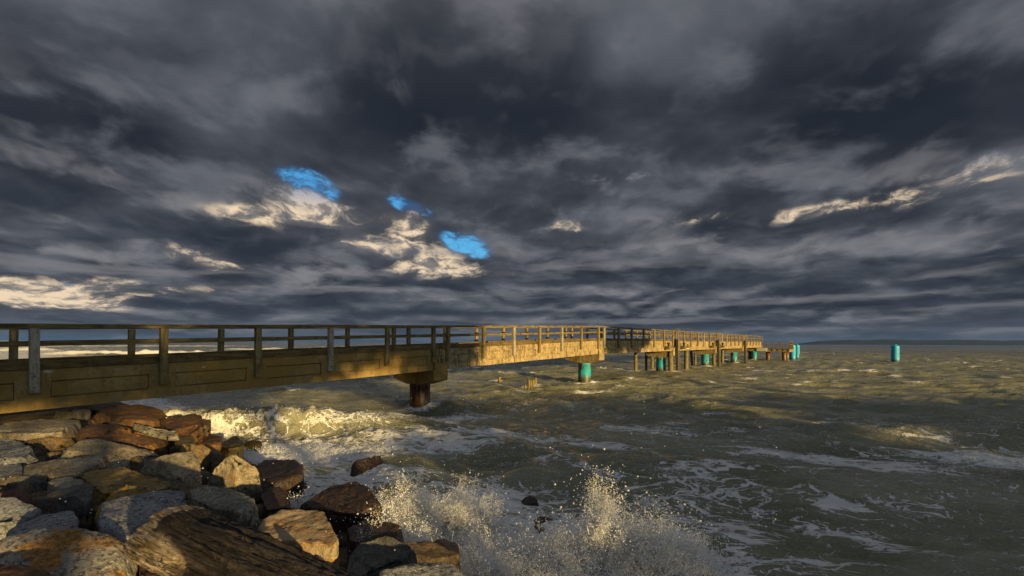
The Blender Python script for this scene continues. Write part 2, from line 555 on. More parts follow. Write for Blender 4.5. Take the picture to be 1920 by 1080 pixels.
M['galv'] = mat_plain('weathered_galvanised', (0.22, 0.20, 0.16), 0.5)
M['black'] = mat_plain('black_iron', (0.03, 0.028, 0.022), 0.5)
M['white'] = mat_plain('white_band', (0.65, 0.60, 0.50), 0.7)

ROCKM = {
    'grey':  mat_rock('granite_grey', (0.21, 0.215, 0.22), (0.36, 0.36, 0.35), (0.20, 0.17, 0.10), 0.10, 0.75),
    'pale':  mat_rock('granite_pale', (0.28, 0.25, 0.18), (0.44, 0.40, 0.30), (0.16, 0.13, 0.06), 0.25, 0.6),
    'tan':   mat_rock('stone_tan', (0.26, 0.21, 0.13), (0.44, 0.37, 0.25), (0.36, 0.20, 0.05), 0.25, 0.55),
    'band':  mat_rock('stone_banded', (0.40, 0.30, 0.17), (0.56, 0.44, 0.27), (0.42, 0.22, 0.06), 0.12, 0.25, band=True),
    'ochre': mat_rock('stone_ochre', (0.22, 0.15, 0.05), (0.36, 0.26, 0.10), (0.46, 0.24, 0.02), 0.45, 0.5),
    'orange': mat_rock('granite_orange', (0.30, 0.29, 0.27), (0.42, 0.39, 0.34), (0.42, 0.20, 0.03), 0.42, 0.8),
    'rust':  mat_rock('stone_rust', (0.14, 0.07, 0.028), (0.27, 0.135, 0.05), (0.40, 0.18, 0.02), 0.4, 0.6, wet=0.25),
    'brown': mat_rock('stone_brown', (0.13, 0.085, 0.045), (0.24, 0.17, 0.09), (0.34, 0.18, 0.03), 0.28, 0.5),
    'red':   mat_rock('stone_red', (0.17, 0.075, 0.055), (0.24, 0.11, 0.08), (0.10, 0.05, 0.04), 0.2, 0.3),
    'dark':  mat_rock('stone_dark', (0.085, 0.08, 0.07), (0.16, 0.15, 0.12), (0.20, 0.14, 0.05), 0.22, 0.5),
    'wet':   mat_rock('stone_wet', (0.10, 0.065, 0.045), (0.18, 0.12, 0.08), (0.22, 0.11, 0.025), 0.28, 0.8, wet=0.85),
    'green': mat_rock('stone_green', (0.12, 0.10, 0.03), (0.22, 0.19, 0.06), (0.24, 0.17, 0.02), 0.4, 0.4, wet=0.3),
}

# where the pier stands (used by the sea as well)
TH = math.atan2(122.512 / 0.182547, FPX)
DU_XY = np.array([math.sin(TH), math.cos(TH)])
ORG_XY = np.array([-895.23 / FPX, 1.0]) * (2.7 * math.cos(TH) / 0.182547)
JOINTS_N = [6.36 * k + 5.18 for k in range(6)]

# ------------------------------------------------------------------ sea
SHORE_A, SHORE_B = Vector((-9.3, 15.0)), Vector((-0.6, 6.3))
def shore_dist(x, y):
    """signed distance to the waterline, positive out at sea"""
    nx, ny = 0.7071, 0.7071
    d = (x - SHORE_A.x) * nx + (y - SHORE_A.y) * ny
    # the waterline bends round to run across the picture at the right
    e = (y - 4.6) * 0.97 + (x - 1.0) * 0.12
    return np.minimum(d, np.where(x > -3.0, e + 0.6, d))

def blob_xy(x, y, px, py, sx, sy, z=0.0, rot=0.0):
    c = at_z(px, py, z)
    dx, dy = x - c.x, y - c.y
    ca, sa = math.cos(rot), math.sin(rot)
    u, v = dx * ca + dy * sa, -dx * sa + dy * ca
    return np.exp(-(u / sx) ** 2 - (v / sy) ** 2)

def seg_field(x, y, a, b):
    """distance along and across a segment (across positive on the far side)"""
    a, b = Vector((a.x, a.y)), Vector((b.x, b.y))
    t = (b - a).normalized()
    u = (x - a.x) * t.x + (y - a.y) * t.y
    v = -(x - a.x) * t.y + (y - a.y) * t.x
    return u, v, (b - a).length

def sea_fields(X, Y, spacing):
    rng = np.random.default_rng(5)
    H = np.zeros_like(X); DX = np.zeros_like(X); DY = np.zeros_like(X); S = np.zeros_like(X)
    main = math.atan2(-0.92, -0.42)
    lam = np.concatenate([[13.0, 9.5, 7.6, 6.3], np.geomspace(5.5, 0.45, 58)])
    envel = 0.75 + 0.45 * fbm(X * 0.07, Y * 0.07, X * 0, 2, 3)
    for i, L in enumerate(lam):
        spread = 0.22 if i < 4 else 0.55
        th = main + rng.normal(0, spread)
        k = 2 * math.pi / L
        amp = (0.15, 0.13, 0.11, 0.09)[i] if i < 4 else 0.0096 * L ** 0.86
        ph = rng.uniform(0, 2 * math.pi)
        arg = k * (X * math.cos(th) + Y * math.sin(th)) + ph
        fade = sstep(L / spacing, 1.8, 3.6)
        am = amp * fade * envel
        q = 0.85
        c, s = np.cos(arg), np.sin(arg)
        H += am * c
        DX -= q * am * math.cos(th) * s
        DY -= q * am * math.sin(th) * s
        if i < 30:
            S += k * am * c
    return H, DX, DY, S

def build_sea():
    cx, cy = 0.0, 0.0
    rows = np.concatenate([np.geomspace(3.2, 170.0, 700), np.geomspace(172.0, 700.0, 120), np.geomspace(740.0, 14000.0, 36)])
    ang = np.linspace(R(-60), R(58), 980)
    rr, aa = np.meshgrid(rows, ang, indexing='ij')
    # rows follow constant depth so that near-edge cells stay even
    X = cx + rr * np.tan(np.clip(aa, -1.2, 1.2)) * 0.75 + rr * np.sin(aa) * 0.25
    Y = cy + rr * (0.75 + 0.25 * np.cos(aa))
    spacing = np.maximum(rr * 0.0057, 0.03)
    spacing[700:] = rr[700:] * 0.012
    spacing[820:] = rr[820:] * 0.08
    H, DX, DY, S = sea_fields(X, Y, spacing)
    near = sstep(rr, 160.0, 60.0)
    # shallow, confused water by the stones
    sd = shore_dist(X, Y)
    calm = 0.45 + 0.55 * sstep(sd, 0.0, 7.0)
    H *= calm; DX *= calm; DY *= calm
    foam = np.zeros_like(X)
    nz = fbm(X * 0.9, Y * 0.9, X * 0 + 3.3, 4, 21)
    nl = fbm(X * 0.25, Y * 0.25, X * 0 + 1.3, 3, 41)
    # the breaker that rolls in under the pier on the left
    a, b = at_z(300, 765, 0.75), at_z(760, 790, 0.25)
    u, v, L = seg_field(X, Y, a, b)
    v = v + 0.5 * pnoise(u * 0.35, u * 0, u * 0 + 0.5, 9) + 0.05 * nz
    t = u / L
    hgt = np.where(t < 0.5, 0.66, 0.66 - 0.75 * (t - 0.5)) * sstep(t, -0.5, 0.0) * sstep(t, 1.15, 0.55)
    hgt = hgt * (1.0 + 0.38 * pnoise(u * 0.9, u * 0, u * 0, 61))
    prof = np.where(v < 0, np.exp(-(v / 0.55) ** 2), np.exp(-(v / 1.7) ** 2))
    rgh = fbm(X * 2.6, Y * 2.6, X * 0, 4, 91, 0.6)
    H += hgt * prof * (1 + 0.10 * nz + 0.14 * rgh)
    H += 0.10 * rgh * np.exp(-((v + 1.2) / 1.8) ** 2) * sstep(t, -0.5, 0.0) * sstep(t, 1.2, 0.6)
    DY -= 0.35 * hgt * prof ** 3
    broken = sstep(t, -0.6, -0.1) * sstep(t, 1.25, 0.6)
    foam = np.maximum(foam, broken * np.where(v < 0.15, np.exp(-((v + 0.9) / 2.2) ** 2), np.exp(-((v - 0.15) / 0.35) ** 2)) * (0.52 + 0.34 * nz + 0.22 * rgh))
    # far surf behind the railing on the left
    for px0, px1, py, hh in ((60, 450, 661, 0.85), (-200, 150, 655, 0.8), (380, 720, 653.5, 0.8), (560, 1010, 649.5, 0.8), (-100, 500, 648, 0.9)):
        a, b = at_z(px0, py, 0.4), at_z(px1, py, 0.4)
        u, v, L = seg_field(X, Y, a, b)
        v = v + L * 0.05 * pnoise(u * 5.0 / L, u * 0, u * 0 + py, 9)
        t = u / L
        w = 1.6 if py > 660 else 3.2
        env = sstep(t, -0.05, 0.2) * sstep(t, 1.05, 0.75)
        prof = np.where(v < 0, np.exp(-(v / (0.6 * w)) ** 2), np.exp(-(v / (1.6 * w)) ** 2))
        H += hh * env * prof * (1 + 0.4 * pnoise(u * 0.6, u * 0, u * 0 + 2, 7)) * np.where(rr < 170, 1, 0.6)
        foam = np.maximum(foam, env * np.where(v < 0.1 * w, np.exp(-((v + 0.5 * w) / (1.2 * w)) ** 2), np.exp(-(v / (0.4 * w)) ** 2)) * 1.35)
    # lacy foam drifting off the stones
    lace = np.zeros_like(X)
    for px, py, sx, sy, w, ro in ((560, 850, 3.0, 1.6, 1.0, 0), (760, 830, 2.6, 2.0, 0.75, 0), (960, 820, 2.6, 1.4, 0.62, -0.3), (1100, 835, 2.2, 1.0, 0.55, -0.3),
                                  (700, 895, 1.6, 0.9, 0.95, 0), (880, 940, 1.6, 1.2, 0.95, 0), (1080, 1000, 1.8, 1.3, 1.0, 0), (1250, 960, 1.2, 1.4, 0.5, 0), (1000, 1080, 3.2, 1.2, 1.1, 0),
                                  (1500, 840, 2.4, 0.8, 0.72, -0.45), (1700, 855, 1.7, 0.5, 0.6, -0.45), (1830, 850, 2.6, 0.8, 0.66, -0.3), (1900, 905, 1.8, 0.8, 0.7, -0.3), (1420, 870, 2.0, 0.6, 0.5, -0.4),
                                  (1560, 960, 0.9, 0.35, 0.62, -0.8), (1640, 1010, 1.1, 0.35, 0.7, -0.6), (1500, 1050, 1.2, 0.4, 0.62, -0.4), (1400, 1000, 0.5, 0.9, 0.5, 0), (1330, 900, 1.4, 0.8, 0.45, 0),
                                  (1200, 800, 3.0, 1.2, 0.42, -0.3), (1350, 940, 1.6, 1.2, 0.4, 0), (1700, 960, 2.0, 1.0, 0.35, -0.5), (820, 780, 3.5, 1.5, 0.5, 0), (640, 800, 3.0, 1.5, 0.6, 0),
                                  (1060, 722, 2.0, 0.9, 0.62, 0), (1000, 735, 3.0, 1.6, 0.4, 0), (1105, 732, 1.4, 0.6, 0.72, 0)):
        lace = np.maximum(lace, w * blob_xy(X, Y, px, py, sx, sy, 0.0, ro))
    # collars of foam where the sea washes round piles
    for n in JOINTS_N:
        q = ORG_XY + n * 2.7 * DU_XY + 1.41 * np.array([-DU_XY[1], DU_XY[0]])
        rp = np.hypot(X - q[0], Y - q[1])
        fac = 1.0 + 0.5 * nz
        lace = np.maximum(lace, 0.80 * fac * np.exp(-((rp - 0.55) / 0.45) ** 2))
        H = H + 0.12 * np.exp(-((rp - 0.45) / 0.35) ** 2) * (Y < q[1])
    for px, py in ((1191.7, 697.5), (1211.5, 695.5), (1222.5, 693), (1257.5, 698.6), (1286, 694.7), (1298, 685.5), (1338.6, 686), (1354.6, 679.8), (1486, 674.5), (1494.5, 673), (1678.5, 677.8), (997, 725), (936, 713.5)):
        q = at_z(px, py, 0.0)
        rp = np.hypot((X - q.x) * 0.8, Y - q.y)
        lace = np.maximum(lace, 0.75 * np.exp(-((rp - 0.25) / 0.40) ** 2))
    foam = np.maximum(foam, lace * (1.48 + 0.55 * nl))
    # foam that lies against the stones
    foam = np.maximum(foam, 0.95 * np.exp(-(np.maximum(sd, 0) / 0.9) ** 2) * sstep(X, 4.5, 1.0))
    # whitecaps on steep crests
    cap = sstep(S, 0.17, 0.36) * sstep(nl, -0.3, 0.4)
    foam = np.maximum(foam, 0.78 * cap * sstep(Y, 18.0, 32.0) * near)
    rare = sstep(fbm(X * 0.05, Y * 0.12, X * 0 + 7.0, 3, 77), 0.55, 0.8) * (rr > 60)
    foam = np.maximum(foam, rare * 0.55)
    foam = np.maximum(foam, 0.26 * sstep(rr, 45.0, 14.0) + 0.12 * nl * (rr < 45))
    # churned lumps where the foam is thick
    fine = fbm(X * 3.1, Y * 3.1, X * 0, 4, 33)
    H += 0.055 * sstep(foam, 0.7, 1.1) * fine * (rr < 60)
    V = np.stack([X + DX, Y + DY, H], -1).reshape(-1, 3)
    nr, nc = X.shape
    idx = np.arange(nr * nc).reshape(nr, nc)
    F = np.stack([idx[:-1, :-1], idx[:-1, 1:], idx[1:, 1:], idx[1:, :-1]], -1).reshape(-1, 4)
    m, g, bs, out = new_mat('sea_water')
    c = g.new('ShaderNodeTexCoord').outputs['Object']
    at = g.new('ShaderNodeAttribute', attribute_name='foam').outputs['Fac']
    rot = g.new('ShaderNodeVectorRotate', rotation_type='Z_AXIS')
    g.put(rot.inputs['Vector'], c)
    rot.inputs['Angle'].default_value = R(20)
    cc = g.scale_vec(rot.outputs[0], (0.55, 1.0, 0.9))
    wv = g.noise(cc, 0.8, 3, 0.55, color=True)
    wv = g.vmath('SCALE', g.vmath('SUBTRACT', wv, (0.5, 0.5, 0.5)), scale=1.6)
    cw = g.vmath('ADD', cc, wv)
    n3 = g.noise(c, 16.0, 4, 0.65)
    wv2 = g.vmath('SCALE', g.vmath('SUBTRACT', g.noise(cw, 4.0, 3, 0.6, color=True), (0.5, 0.5, 0.5)), scale=0.42)
    cw2 = g.vmath('ADD', cw, wv2)
    def net(scale, wid):
        vo = g.new('ShaderNodeTexVoronoi', feature='DISTANCE_TO_EDGE')
        g.put(vo.inputs['Vector'], cw2)
        vo.inputs['Scale'].default_value = scale
        ds = g.math('ADD', vo.outputs['Distance'], g.math('MULTIPLY', g.math('SUBTRACT', n3, 0.5), 0.12))
        return g.step(ds, wid, g.math('MULTIPLY', wid, 0.35))
    patch = g.noise(cw, 0.9, 4, 0.6)
    patch2 = g.noise(g.vmath('ADD', cw, (5.0, 3.0, 0.0)), 1.7, 4, 0.6)
    m1 = g.math('SUBTRACT', g.math('ADD', at, g.math('MULTIPLY', g.math('SUBTRACT', patch, 0.5), 1.6)), 0.28)
    m2 = g.math('SUBTRACT', g.math('ADD', at, g.math('MULTIPLY', g.math('SUBTRACT', patch2, 0.5), 1.8)), 0.36)
    w1 = g.math('MULTIPLY', g.math('MAXIMUM', m1, 0.001), 0.34)
    w2 = g.math('MULTIPLY', g.math('MAXIMUM', m2, 0.001), 0.46)
    fo = g.math('MAXIMUM', net(1.6, w1), g.math('MULTIPLY', net(4.6, w2), 0.9))
    full = g.step(g.math('ADD', at, g.math('MULTIPLY', g.math('SUBTRACT', n3, 0.5), 1.2)), 0.85, 1.25)
    fo = g.math('MAXIMUM', fo, full)
    fo = g.math('MULTIPLY', fo, g.step(at, 0.10, 0.30))
    fara = g.new('ShaderNodeAttribute', attribute_name='far').outputs['Fac']
    capn = g.noise(g.scale_vec(rot.outputs[0], (0.09, 0.42, 1.0)), 1.0, 5, 0.6)
    fo = g.math('MAXIMUM', fo, g.math('MULTIPLY', g.step(capn, 0.66, 0.72), fara))
    mida = g.new('ShaderNodeAttribute', attribute_name='mid').outputs['Fac']
    fln = g.noise(g.scale_vec(rot.outputs[0], (0.45, 1.5, 1.0)), 1.0, 5, 0.62)  # pale flecks painted for whitecaps and sun glints at mid distance
    flp = g.noise(c, 0.06, 3, 0.5)
    fo = g.math('MAXIMUM', fo, g.math('MULTIPLY', g.step(g.math('ADD', fln, g.math('MULTIPLY', g.math('SUBTRACT', flp, 0.5), 0.35)), 0.61, 0.68, 0.0, 0.85), mida))
    milky = g.step(at, 0.3, 1.1)
    turb = g.noise(g.scale_vec(c, (0.5, 1, 1)), 0.35, 4, 0.55)
    wcol = g.mix(g.step(turb, 0.35, 0.7), (0.185, 0.182, 0.105), (0.30, 0.29, 0.19))
    wcol = g.mix(g.math('MULTIPLY', milky, 0.55), wcol, (0.30, 0.265, 0.17))
    col = g.mix(fo, wcol, (0.86, 0.84, 0.79))
    g.put(bs.inputs['Base Color'], col)
    g.put(bs.inputs['Roughness'], g.math('ADD', 0.08, g.math('MULTIPLY', fo, 0.6)))
    bs.inputs['IOR'].default_value = 1.33
    rc = g.scale_vec(rot.outputs[0], (0.55, 1.35, 0.6))
    b1 = g.noise(rc, 2.2, 6, 0.62, 0.7)
    b2 = g.noise(rc, 9.0, 4, 0.65, 0.5)
    far = g.new('ShaderNodeAttribute', attribute_name='far').outputs['Fac']
    b3 = g.noise(g.scale_vec(rot.outputs[0], (0.5, 1.2, 1)), 0.5, 4, 0.6)
    h = g.math('ADD', g.math('MULTIPLY', b1, 0.23), g.math('MULTIPLY', b2, 0.050))
    h = g.math('ADD', h, g.math('MULTIPLY', fo, 0.05))
    h = g.math('ADD', h, g.math('MULTIPLY', g.math('MULTIPLY', fo, n3), 0.05))
    h = g.math('ADD', h, g.math('MULTIPLY', g.math('MULTIPLY', b3, far), 0.8))
    bump(g, bs, h, 0.9, 1.0)
    o = mesh_np('sea', V, F, m, smooth=True)
    for nm, arr in (('foam', foam), ('far', sstep(rr, 60.0, 200.0)), ('mid', sstep(rr, 24.0, 40.0) * sstep(rr, 260.0, 120.0))):
        at_ = o.data.attributes.new(nm, 'FLOAT', 'POINT')
        at_.data.foreach_set('value', arr.astype(np.float32).ravel())
    tag(o, 'rough olive brown sea with lacy foam reaching to the horizon', 'sea', kind='structure')
    return o
build_sea()

# ------------------------------------------------------------------ far shore
def build_hills():
    m, g, bs, _ = new_mat('far_forest')
    c = obj_coord(g, False)
    n = g.noise(c, 0.02, 5, 0.6)
    g.put(bs.inputs['Base Color'], g.mix(n, (0.003, 0.008, 0.014), (0.006, 0.013, 0.021)))  # forest colour taken down to navy in place of cloud shadow
    bs.inputs['Roughness'].default_value = 1.0
    dist = 5200.0
    az = np.linspace(math.atan2(500, 900), R(75), 420)
    dep = np.linspace(0, 900, 14)
    A, Dp = np.meshgrid(az, dep, indexing='ij')
    t = (A - az[0]) / (az[-1] - az[0])
    rr = (dist + Dp) / np.cos(A) * (1 - 0.12 * t)
    X, Y = rr * np.sin(A), rr * np.cos(A)
    hill = sstep(t, 0.0, 0.10) * 48 + 18 * sstep(t, 0.02, 0.2) + 9 * fbm(A * 22, A * 0, A * 0 + 1.0, 3, 5) + 2.5 * fbm(A * 300, Dp * 0.01, A * 0, 3, 15)
    H = hill * sstep(Dp, -80, 320) * sstep(Dp, 1100, 500) * sstep(t, 0.0, 0.02) - 1.0
    V = np.stack([X, Y, H], -1).reshape(-1, 3)
    idx = np.arange(A.size).reshape(A.shape)
    F = np.stack([idx[:-1, :-1], idx[1:, :-1], idx[1:, 1:], idx[:-1, 1:]], -1).reshape(-1, 4)
    o = mesh_np('far_hills', V, F, m, smooth=True)
    tag(o, 'low dark blue wooded coast along the horizon', 'hills', kind='structure')
build_hills()

# ------------------------------------------------------------------ bank of ground under the stones
def bed_height(x, y):
    d = -shore_dist(x, y)
    return np.where(d < 0, 0.4 * d, np.minimum(1.02, 0.42 * d - 0.15)) - 0.1

def build_bed():
    m, g, bs, _ = new_mat('bank_soil')
    c = obj_coord(g, False)
    n = g.noise(c, 6.0, 6, 0.7)
    g.put(bs.inputs['Base Color'], g.mix(g.step(n, 0.3, 0.7), (0.03, 0.025, 0.016), (0.11, 0.085, 0.05)))
    bs.inputs['Roughness'].default_value = 0.9
    bump(g, bs, n, 1.0, 0.05)
    xs, ys = np.arange(-40, 40.1, 0.25), np.arange(-40, 22.1, 0.25)
    X, Y = np.meshgrid(xs, ys, indexing='ij')
    H = bed_height(X, Y) + 0.10 * fbm(X * 1.7, Y * 1.7, X * 0, 3, 8)
    back = sstep(-Y - 0.5 * X, 4.0, 14.0)
    H = H + 0.9 * back
    V = np.stack([X, Y, H], -1).reshape(-1, 3)
    idx = np.arange(X.size).reshape(X.shape)
    F = np.stack([idx[:-1, :-1], idx[1:, :-1], idx[1:, 1:], idx[:-1, 1:]], -1).reshape(-1, 4)
    o = mesh_np('shore_ground', V, F, m, smooth=True)
    tag(o, 'dark soil of the shore bank beneath the boulders', 'ground', kind='structure')
build_bed()

# ------------------------------------------------------------------ air
def build_haze():
    m = bpy.data.materials.new('sea_air')
    m.use_nodes = True
    m.node_tree.nodes.clear()
    g = NT(m.node_tree)
    out = g.new('ShaderNodeOutputMaterial')
    vol = g.new('ShaderNodeVolumePrincipled')
    vol.inputs['Color'].default_value = (0.10, 0.32, 1.0, 1)
    vol.inputs['Density'].default_value = 1.8e-5
    vol.inputs['Anisotropy'].default_value = 0.0
    g.l.new(vol.outputs[0], out.inputs['Volume'])
    o = MB().box(-16000, 16000, -1500, 16000, -6.0, 130.0).build('haze', m)
    tag(o, 'thin blue sea air over the whole scene', 'haze', kind='stuff')
build_haze()

# ------------------------------------------------------------------ unseen trees and bushes added behind the camera to shape the shade
def leaf_mat():
    m, g, bs, _ = new_mat('leaf_green')
    c = obj_coord(g)
    n = g.noise(c, 1.2, 3, 0.6)
    g.put(bs.inputs['Base Color'], g.mix(g.step(n, 0.3, 0.7), (0.03, 0.05, 0.015), (0.08, 0.10, 0.03)))
    bs.inputs['Roughness'].default_value = 0.7
    return m
LEAF = leaf_mat()
BARK = mat_wood('bark', (0.05, 0.04, 0.03), (0.12, 0.10, 0.08), axis='z')
SUN_H = np.array([math.sin(SUN_AZ), -math.cos(SUN_AZ)])
SUN_E = np.array([math.cos(SUN_AZ), math.sin(SUN_AZ)])
def foliage(centres, radii, count, size, seed):
    rg = np.random.default_rng(seed)
    vol = np.array([r[0] * r[1] * r[2] for r in radii])
    pick = rg.choice(len(centres), count, p=vol / vol.sum())
    d = rg.normal(0, 1, (count, 3)); d /= np.linalg.norm(d, axis=1, keepdims=True)
    pos = np.array(centres)[pick] + d * (rg.random((count, 1)) ** 0.45) * np.array(radii)[pick]
    a = rg.normal(0, 1, (count, 3)); a /= np.linalg.norm(a, axis=1, keepdims=True)
    b = np.cross(a, rg.normal(0, 1, (count, 3))); b /= np.linalg.norm(b, axis=1, keepdims=True)
    s = size * rg.uniform(0.6, 1.3, (count, 1))
    V = np.stack([pos + a * s, pos + b * s * 0.5, pos - a * s, pos - b * s * 0.5], 1).reshape(-1, 3)
    return V, np.arange(count * 4).reshape(-1, 4)

def shade_tree(label, u, dist, zlo, zhi, wid, seed, count=8000, size=0.21, dens=15):
    rg = np.random.default_rng(seed)
    p = SUN_E * u + SUN_H * dist
    gz = 1.8
    t = empty('tree', (p[0], p[1], gz))  # stands out of view, placed to block the sun
    tag(t, label, 'tree', 'unseen shade casters added behind the camera')
    zlo, zhi = zlo - gz, zhi - gz
    h = (zhi - zlo) / 2
    cs, rs = [], []
    for i in range(dens):
        f = rg.uniform(-1, 1)
        zc = zlo + h + rg.uniform(-0.62, 0.62) * h * math.sqrt(1 - 0.6 * f * f)
        lat = f * wid * 0.36
        cs.append((SUN_E[0] * lat + rg.normal(0, 0.4), SUN_E[1] * lat + rg.normal(0, 0.4), zc))
        r = rg.uniform(0.30, 0.42)
        rs.append((wid * 0.5 * r * 1.25, wid * 0.5 * r * 1.25, max(0.35, h * r * 1.2)))
    V, F = foliage(cs, rs, count, size, seed)
    mesh_np('crown', V, F, LEAF, t)
    tr = MB()
    tr.tube([(0, 0, -0.5), (0.1, 0.05, max(zlo, 0.5)), (0, 0, zlo + h * 1.3)], [0.22, 0.17, 0.06], 10)
    for c in cs[:5]:
        tr.tube([(0.06, 0.03, max(zlo * 0.8, 0.3)), tuple(0.5 * x for x in c[:2]) + (c[2] * 0.75,), c], [0.09, 0.06, 0.03], 6)
    tr.build('trunk', BARK, t, smooth=True)

for i, (u, dd, a, b, w, lb) in enumerate((
        (-11.0, 25, 5.9, 11.5, 8.5, 'leafy shade tree added out of view, first from the pier root'),
        (-3.6, 25, 6.1, 11.0, 7.8, 'leafy shade tree added out of view, second from the pier root'),
        (3.4, 25, 6.2, 11.5, 7.8, 'leafy shade tree added out of view straight behind the camera'),
        (-0.5, 27, 6.35, 8.6, 11.0, 'low spreading shade tree added under the unseen leafy ones'),
        (10.6, 25, 5.0, 12.0, 8.0, 'leafy shade tree added out of view beside the tall bush'),
        (33.0, 25, 7.6, 12.5, 8.0, 'lone leafy shade tree added out of view farther along'))):
    shade_tree(lb, u, dd, a, b, w, 60 + i, 4200 if 'low spreading' in lb else 8000)
for i, (u, dd, b, w, lb) in enumerate((
        (5.2, 23, 4.75, 3.4, 'small thin bush added out of view to dapple the splash'),
        (8.6, 24, 5.3, 5.0, 'dense shade bush added out of view below the leafy trees'),
        (12.2, 24, 6.2, 7.0, 'tall dense shade bush added out of view'),
        (17.6, 24, 5.7, 7.5, 'dense shade bush added out of view past the tall one'),
        (23.4, 24, 5.3, 7.5, 'spreading shade bush added in the middle of the unseen hedge'),
        (29.4, 24, 4.8, 7.5, 'rounded shade bush added toward the far end of the unseen hedge'),
        (35.6, 24, 3.9, 6.5, 'low shade bush added at the far end of the unseen hedge'),
        (42.0, 24, 3.5, 6.5, 'lowest shade bush added at the far end, out of view'))):
    shade_tree(lb, u, dd, 1.4, b, w, 80 + i, 850 if 'thin' in lb else 6500, 0.18, 16)

# ------------------------------------------------------------------ pier
S_ = 2.7                                   # post spacing
TH = math.atan2(122.512 / 0.182547, FPX)
DU = Vector((math.sin(TH), math.cos(TH), 0))
DV = Vector((-DU.y, DU.x, 0))
Z0 = S_ * DU.y / 0.182547
ORG = Vector((-895.23 * Z0 / FPX, Z0, 0))
W_ = 2.82
def rail_z(n):
    """height of the hand rail's upper face at post number n"""
    if n < 11.54:
        return 3.0 + 0.415 + (1.365 - 0.415) * n / 11.54
    return 3.0 + 1.365 + 0.0092 * (n - 11.54)

pier = empty('pier', ORG, math.atan2(DU.y, DU.x))
tag(pier, 'long weathered concrete pier with wooden railings on steel pile supports', 'pier')
JOINTS = [6.36 * k + 5.18 for k in range(6)]
def spanbox(mb, n0, n1, y0, y1, t0, t1):
    """box from post number n0 to n1; t0, t1 measured down from the hand rail's upper face"""
    ra, rb = rail_z(n0), rail_z(n1)
    mb.box(n0 * S_, n1 * S_, y0, y1, ra - t1, ra - t0, rb - t1, rb - t0)
    return mb

KT, KB, BB = 0.93, 1.13, 2.14             # kerb top, kerb bottom, beam bottom below the rail top
def build_span(k):
    rnd = random.Random(40 + k)
    a, b = 6.36 * k - 1.17, 6.36 * k + 5.17
    if k == 0:
        a = -2.9
    cm = M['conc_algae'] if k == 0 else M['conc']
    beam = MB()
    posts = [6.36 * k - 1 + i for i in range(7)]
    # near face: bands above and below the sunk panels, an upright behind each post
    spanbox(beam, a, b, 0.14, 0.46, KB, BB - 0.005)                       # core behind the panels
    spanbox(beam, a, b, 0.06, 0.138, KB + 0.002, KB + 0.30)
    spanbox(beam, a, b, 0.06, 0.138, BB - 0.28, BB)
    for n in posts:
        spanbox(beam, max(a, n - 0.12), min(b, n + 0.12), 0.0605, 0.1375, KB + 0.30, BB - 0.28)
    bo = beam.build('side_beam', cm, pier)
    for i in range(6):
        n0, n1 = posts[i] + 0.125, posts[i + 1] - 0.125
        p = MB()
        spanbox(p, n0, n1, 0.088, 0.139, KB + 0.33, BB - 0.31)
        p.build('panel', cm, bo, bevel=0.004)
    far = MB()
    spanbox(far, a, b, W_ - 0.46, W_ - 0.06, KB, BB)
    far.build('side_beam', cm, pier)
    dk = MB()
    spanbox(dk, a, b, 0.462, W_ - 0.462, KB + 0.02, KB + 0.30)
    dk.build('deck_slab', cm, pier)
    for side in (0, 1):
        def yy(y0, y1):
            return (y0, y1) if side == 0 else (W_ - y1, W_ - y0)
        kb = MB()
        spanbox(kb, a, b, *yy(0.025, 0.24), KT, KB - 0.004)
        kb.build('kerb_timber', M['kerb'], pier, bevel=0.012)
        tr = MB()
        mid = [a] + posts[(0 if k else 1):] + [b]
        sag = [rnd.uniform(-0.008, 0.008) for _ in mid]
        for i in range(len(mid) - 1):
            if mid[i + 1] - mid[i] < 0.05:
                continue
            ra, rb = rail_z(mid[i]) + sag[i], rail_z(mid[i + 1]) + sag[i + 1]
            y0, y1 = yy(-0.115, 0.065)
            tr.box(mid[i] * S_, mid[i + 1] * S_, y0, y1, ra - 0.105, ra, rb - 0.105, rb)
        tr.build('hand_rail', M['rail'], pier)
        mr = MB()
        spanbox(mr, a, b, *yy(0.040, 0.105), 0.43, 0.555)
        mr.build('middle_rail', M['rail'], pier, bevel=0.008)
        for i, n in enumerate(posts):
            pm = MB()
            le = rnd.uniform(-0.012, 0.012)
            w = 0.092 + rnd.uniform(-0.006, 0.006)
            zt, zb = rail_z(n) - 0.107, rail_z(n) - 1.72 + rnd.uniform(-0.05, 0.05)
            u = n * S_
            y0, y1 = yy(-0.10, 0.058)
            pm.hexa([(u - w - le, y0, zb), (u + w - le, y0, zb), (u + w - le, y1, zb), (u - w - le, y1, zb),
                     (u - w + le, y0, zt), (u + w + le, y0, zt), (u + w + le, y1, zt), (u - w + le, y1, zt)])
            pale = side == 0 and ((k == 0 and i in (1, 4)) or rnd.random() < 0.15)
            po = pm.build('post', M['post_grey' if pale else 'post'], pier, bevel=0.012)
            if side == 0 and n < 12:
                for dz in (0.14, 0.42):
                    bt = MB()
                    bt.tube([(u, -0.10, zb + dz), (u, -0.118, zb + dz)], 0.022, 8)
                    bt.build('bolt', M['rust'], po)

for k in range(6):
    build_span(k)

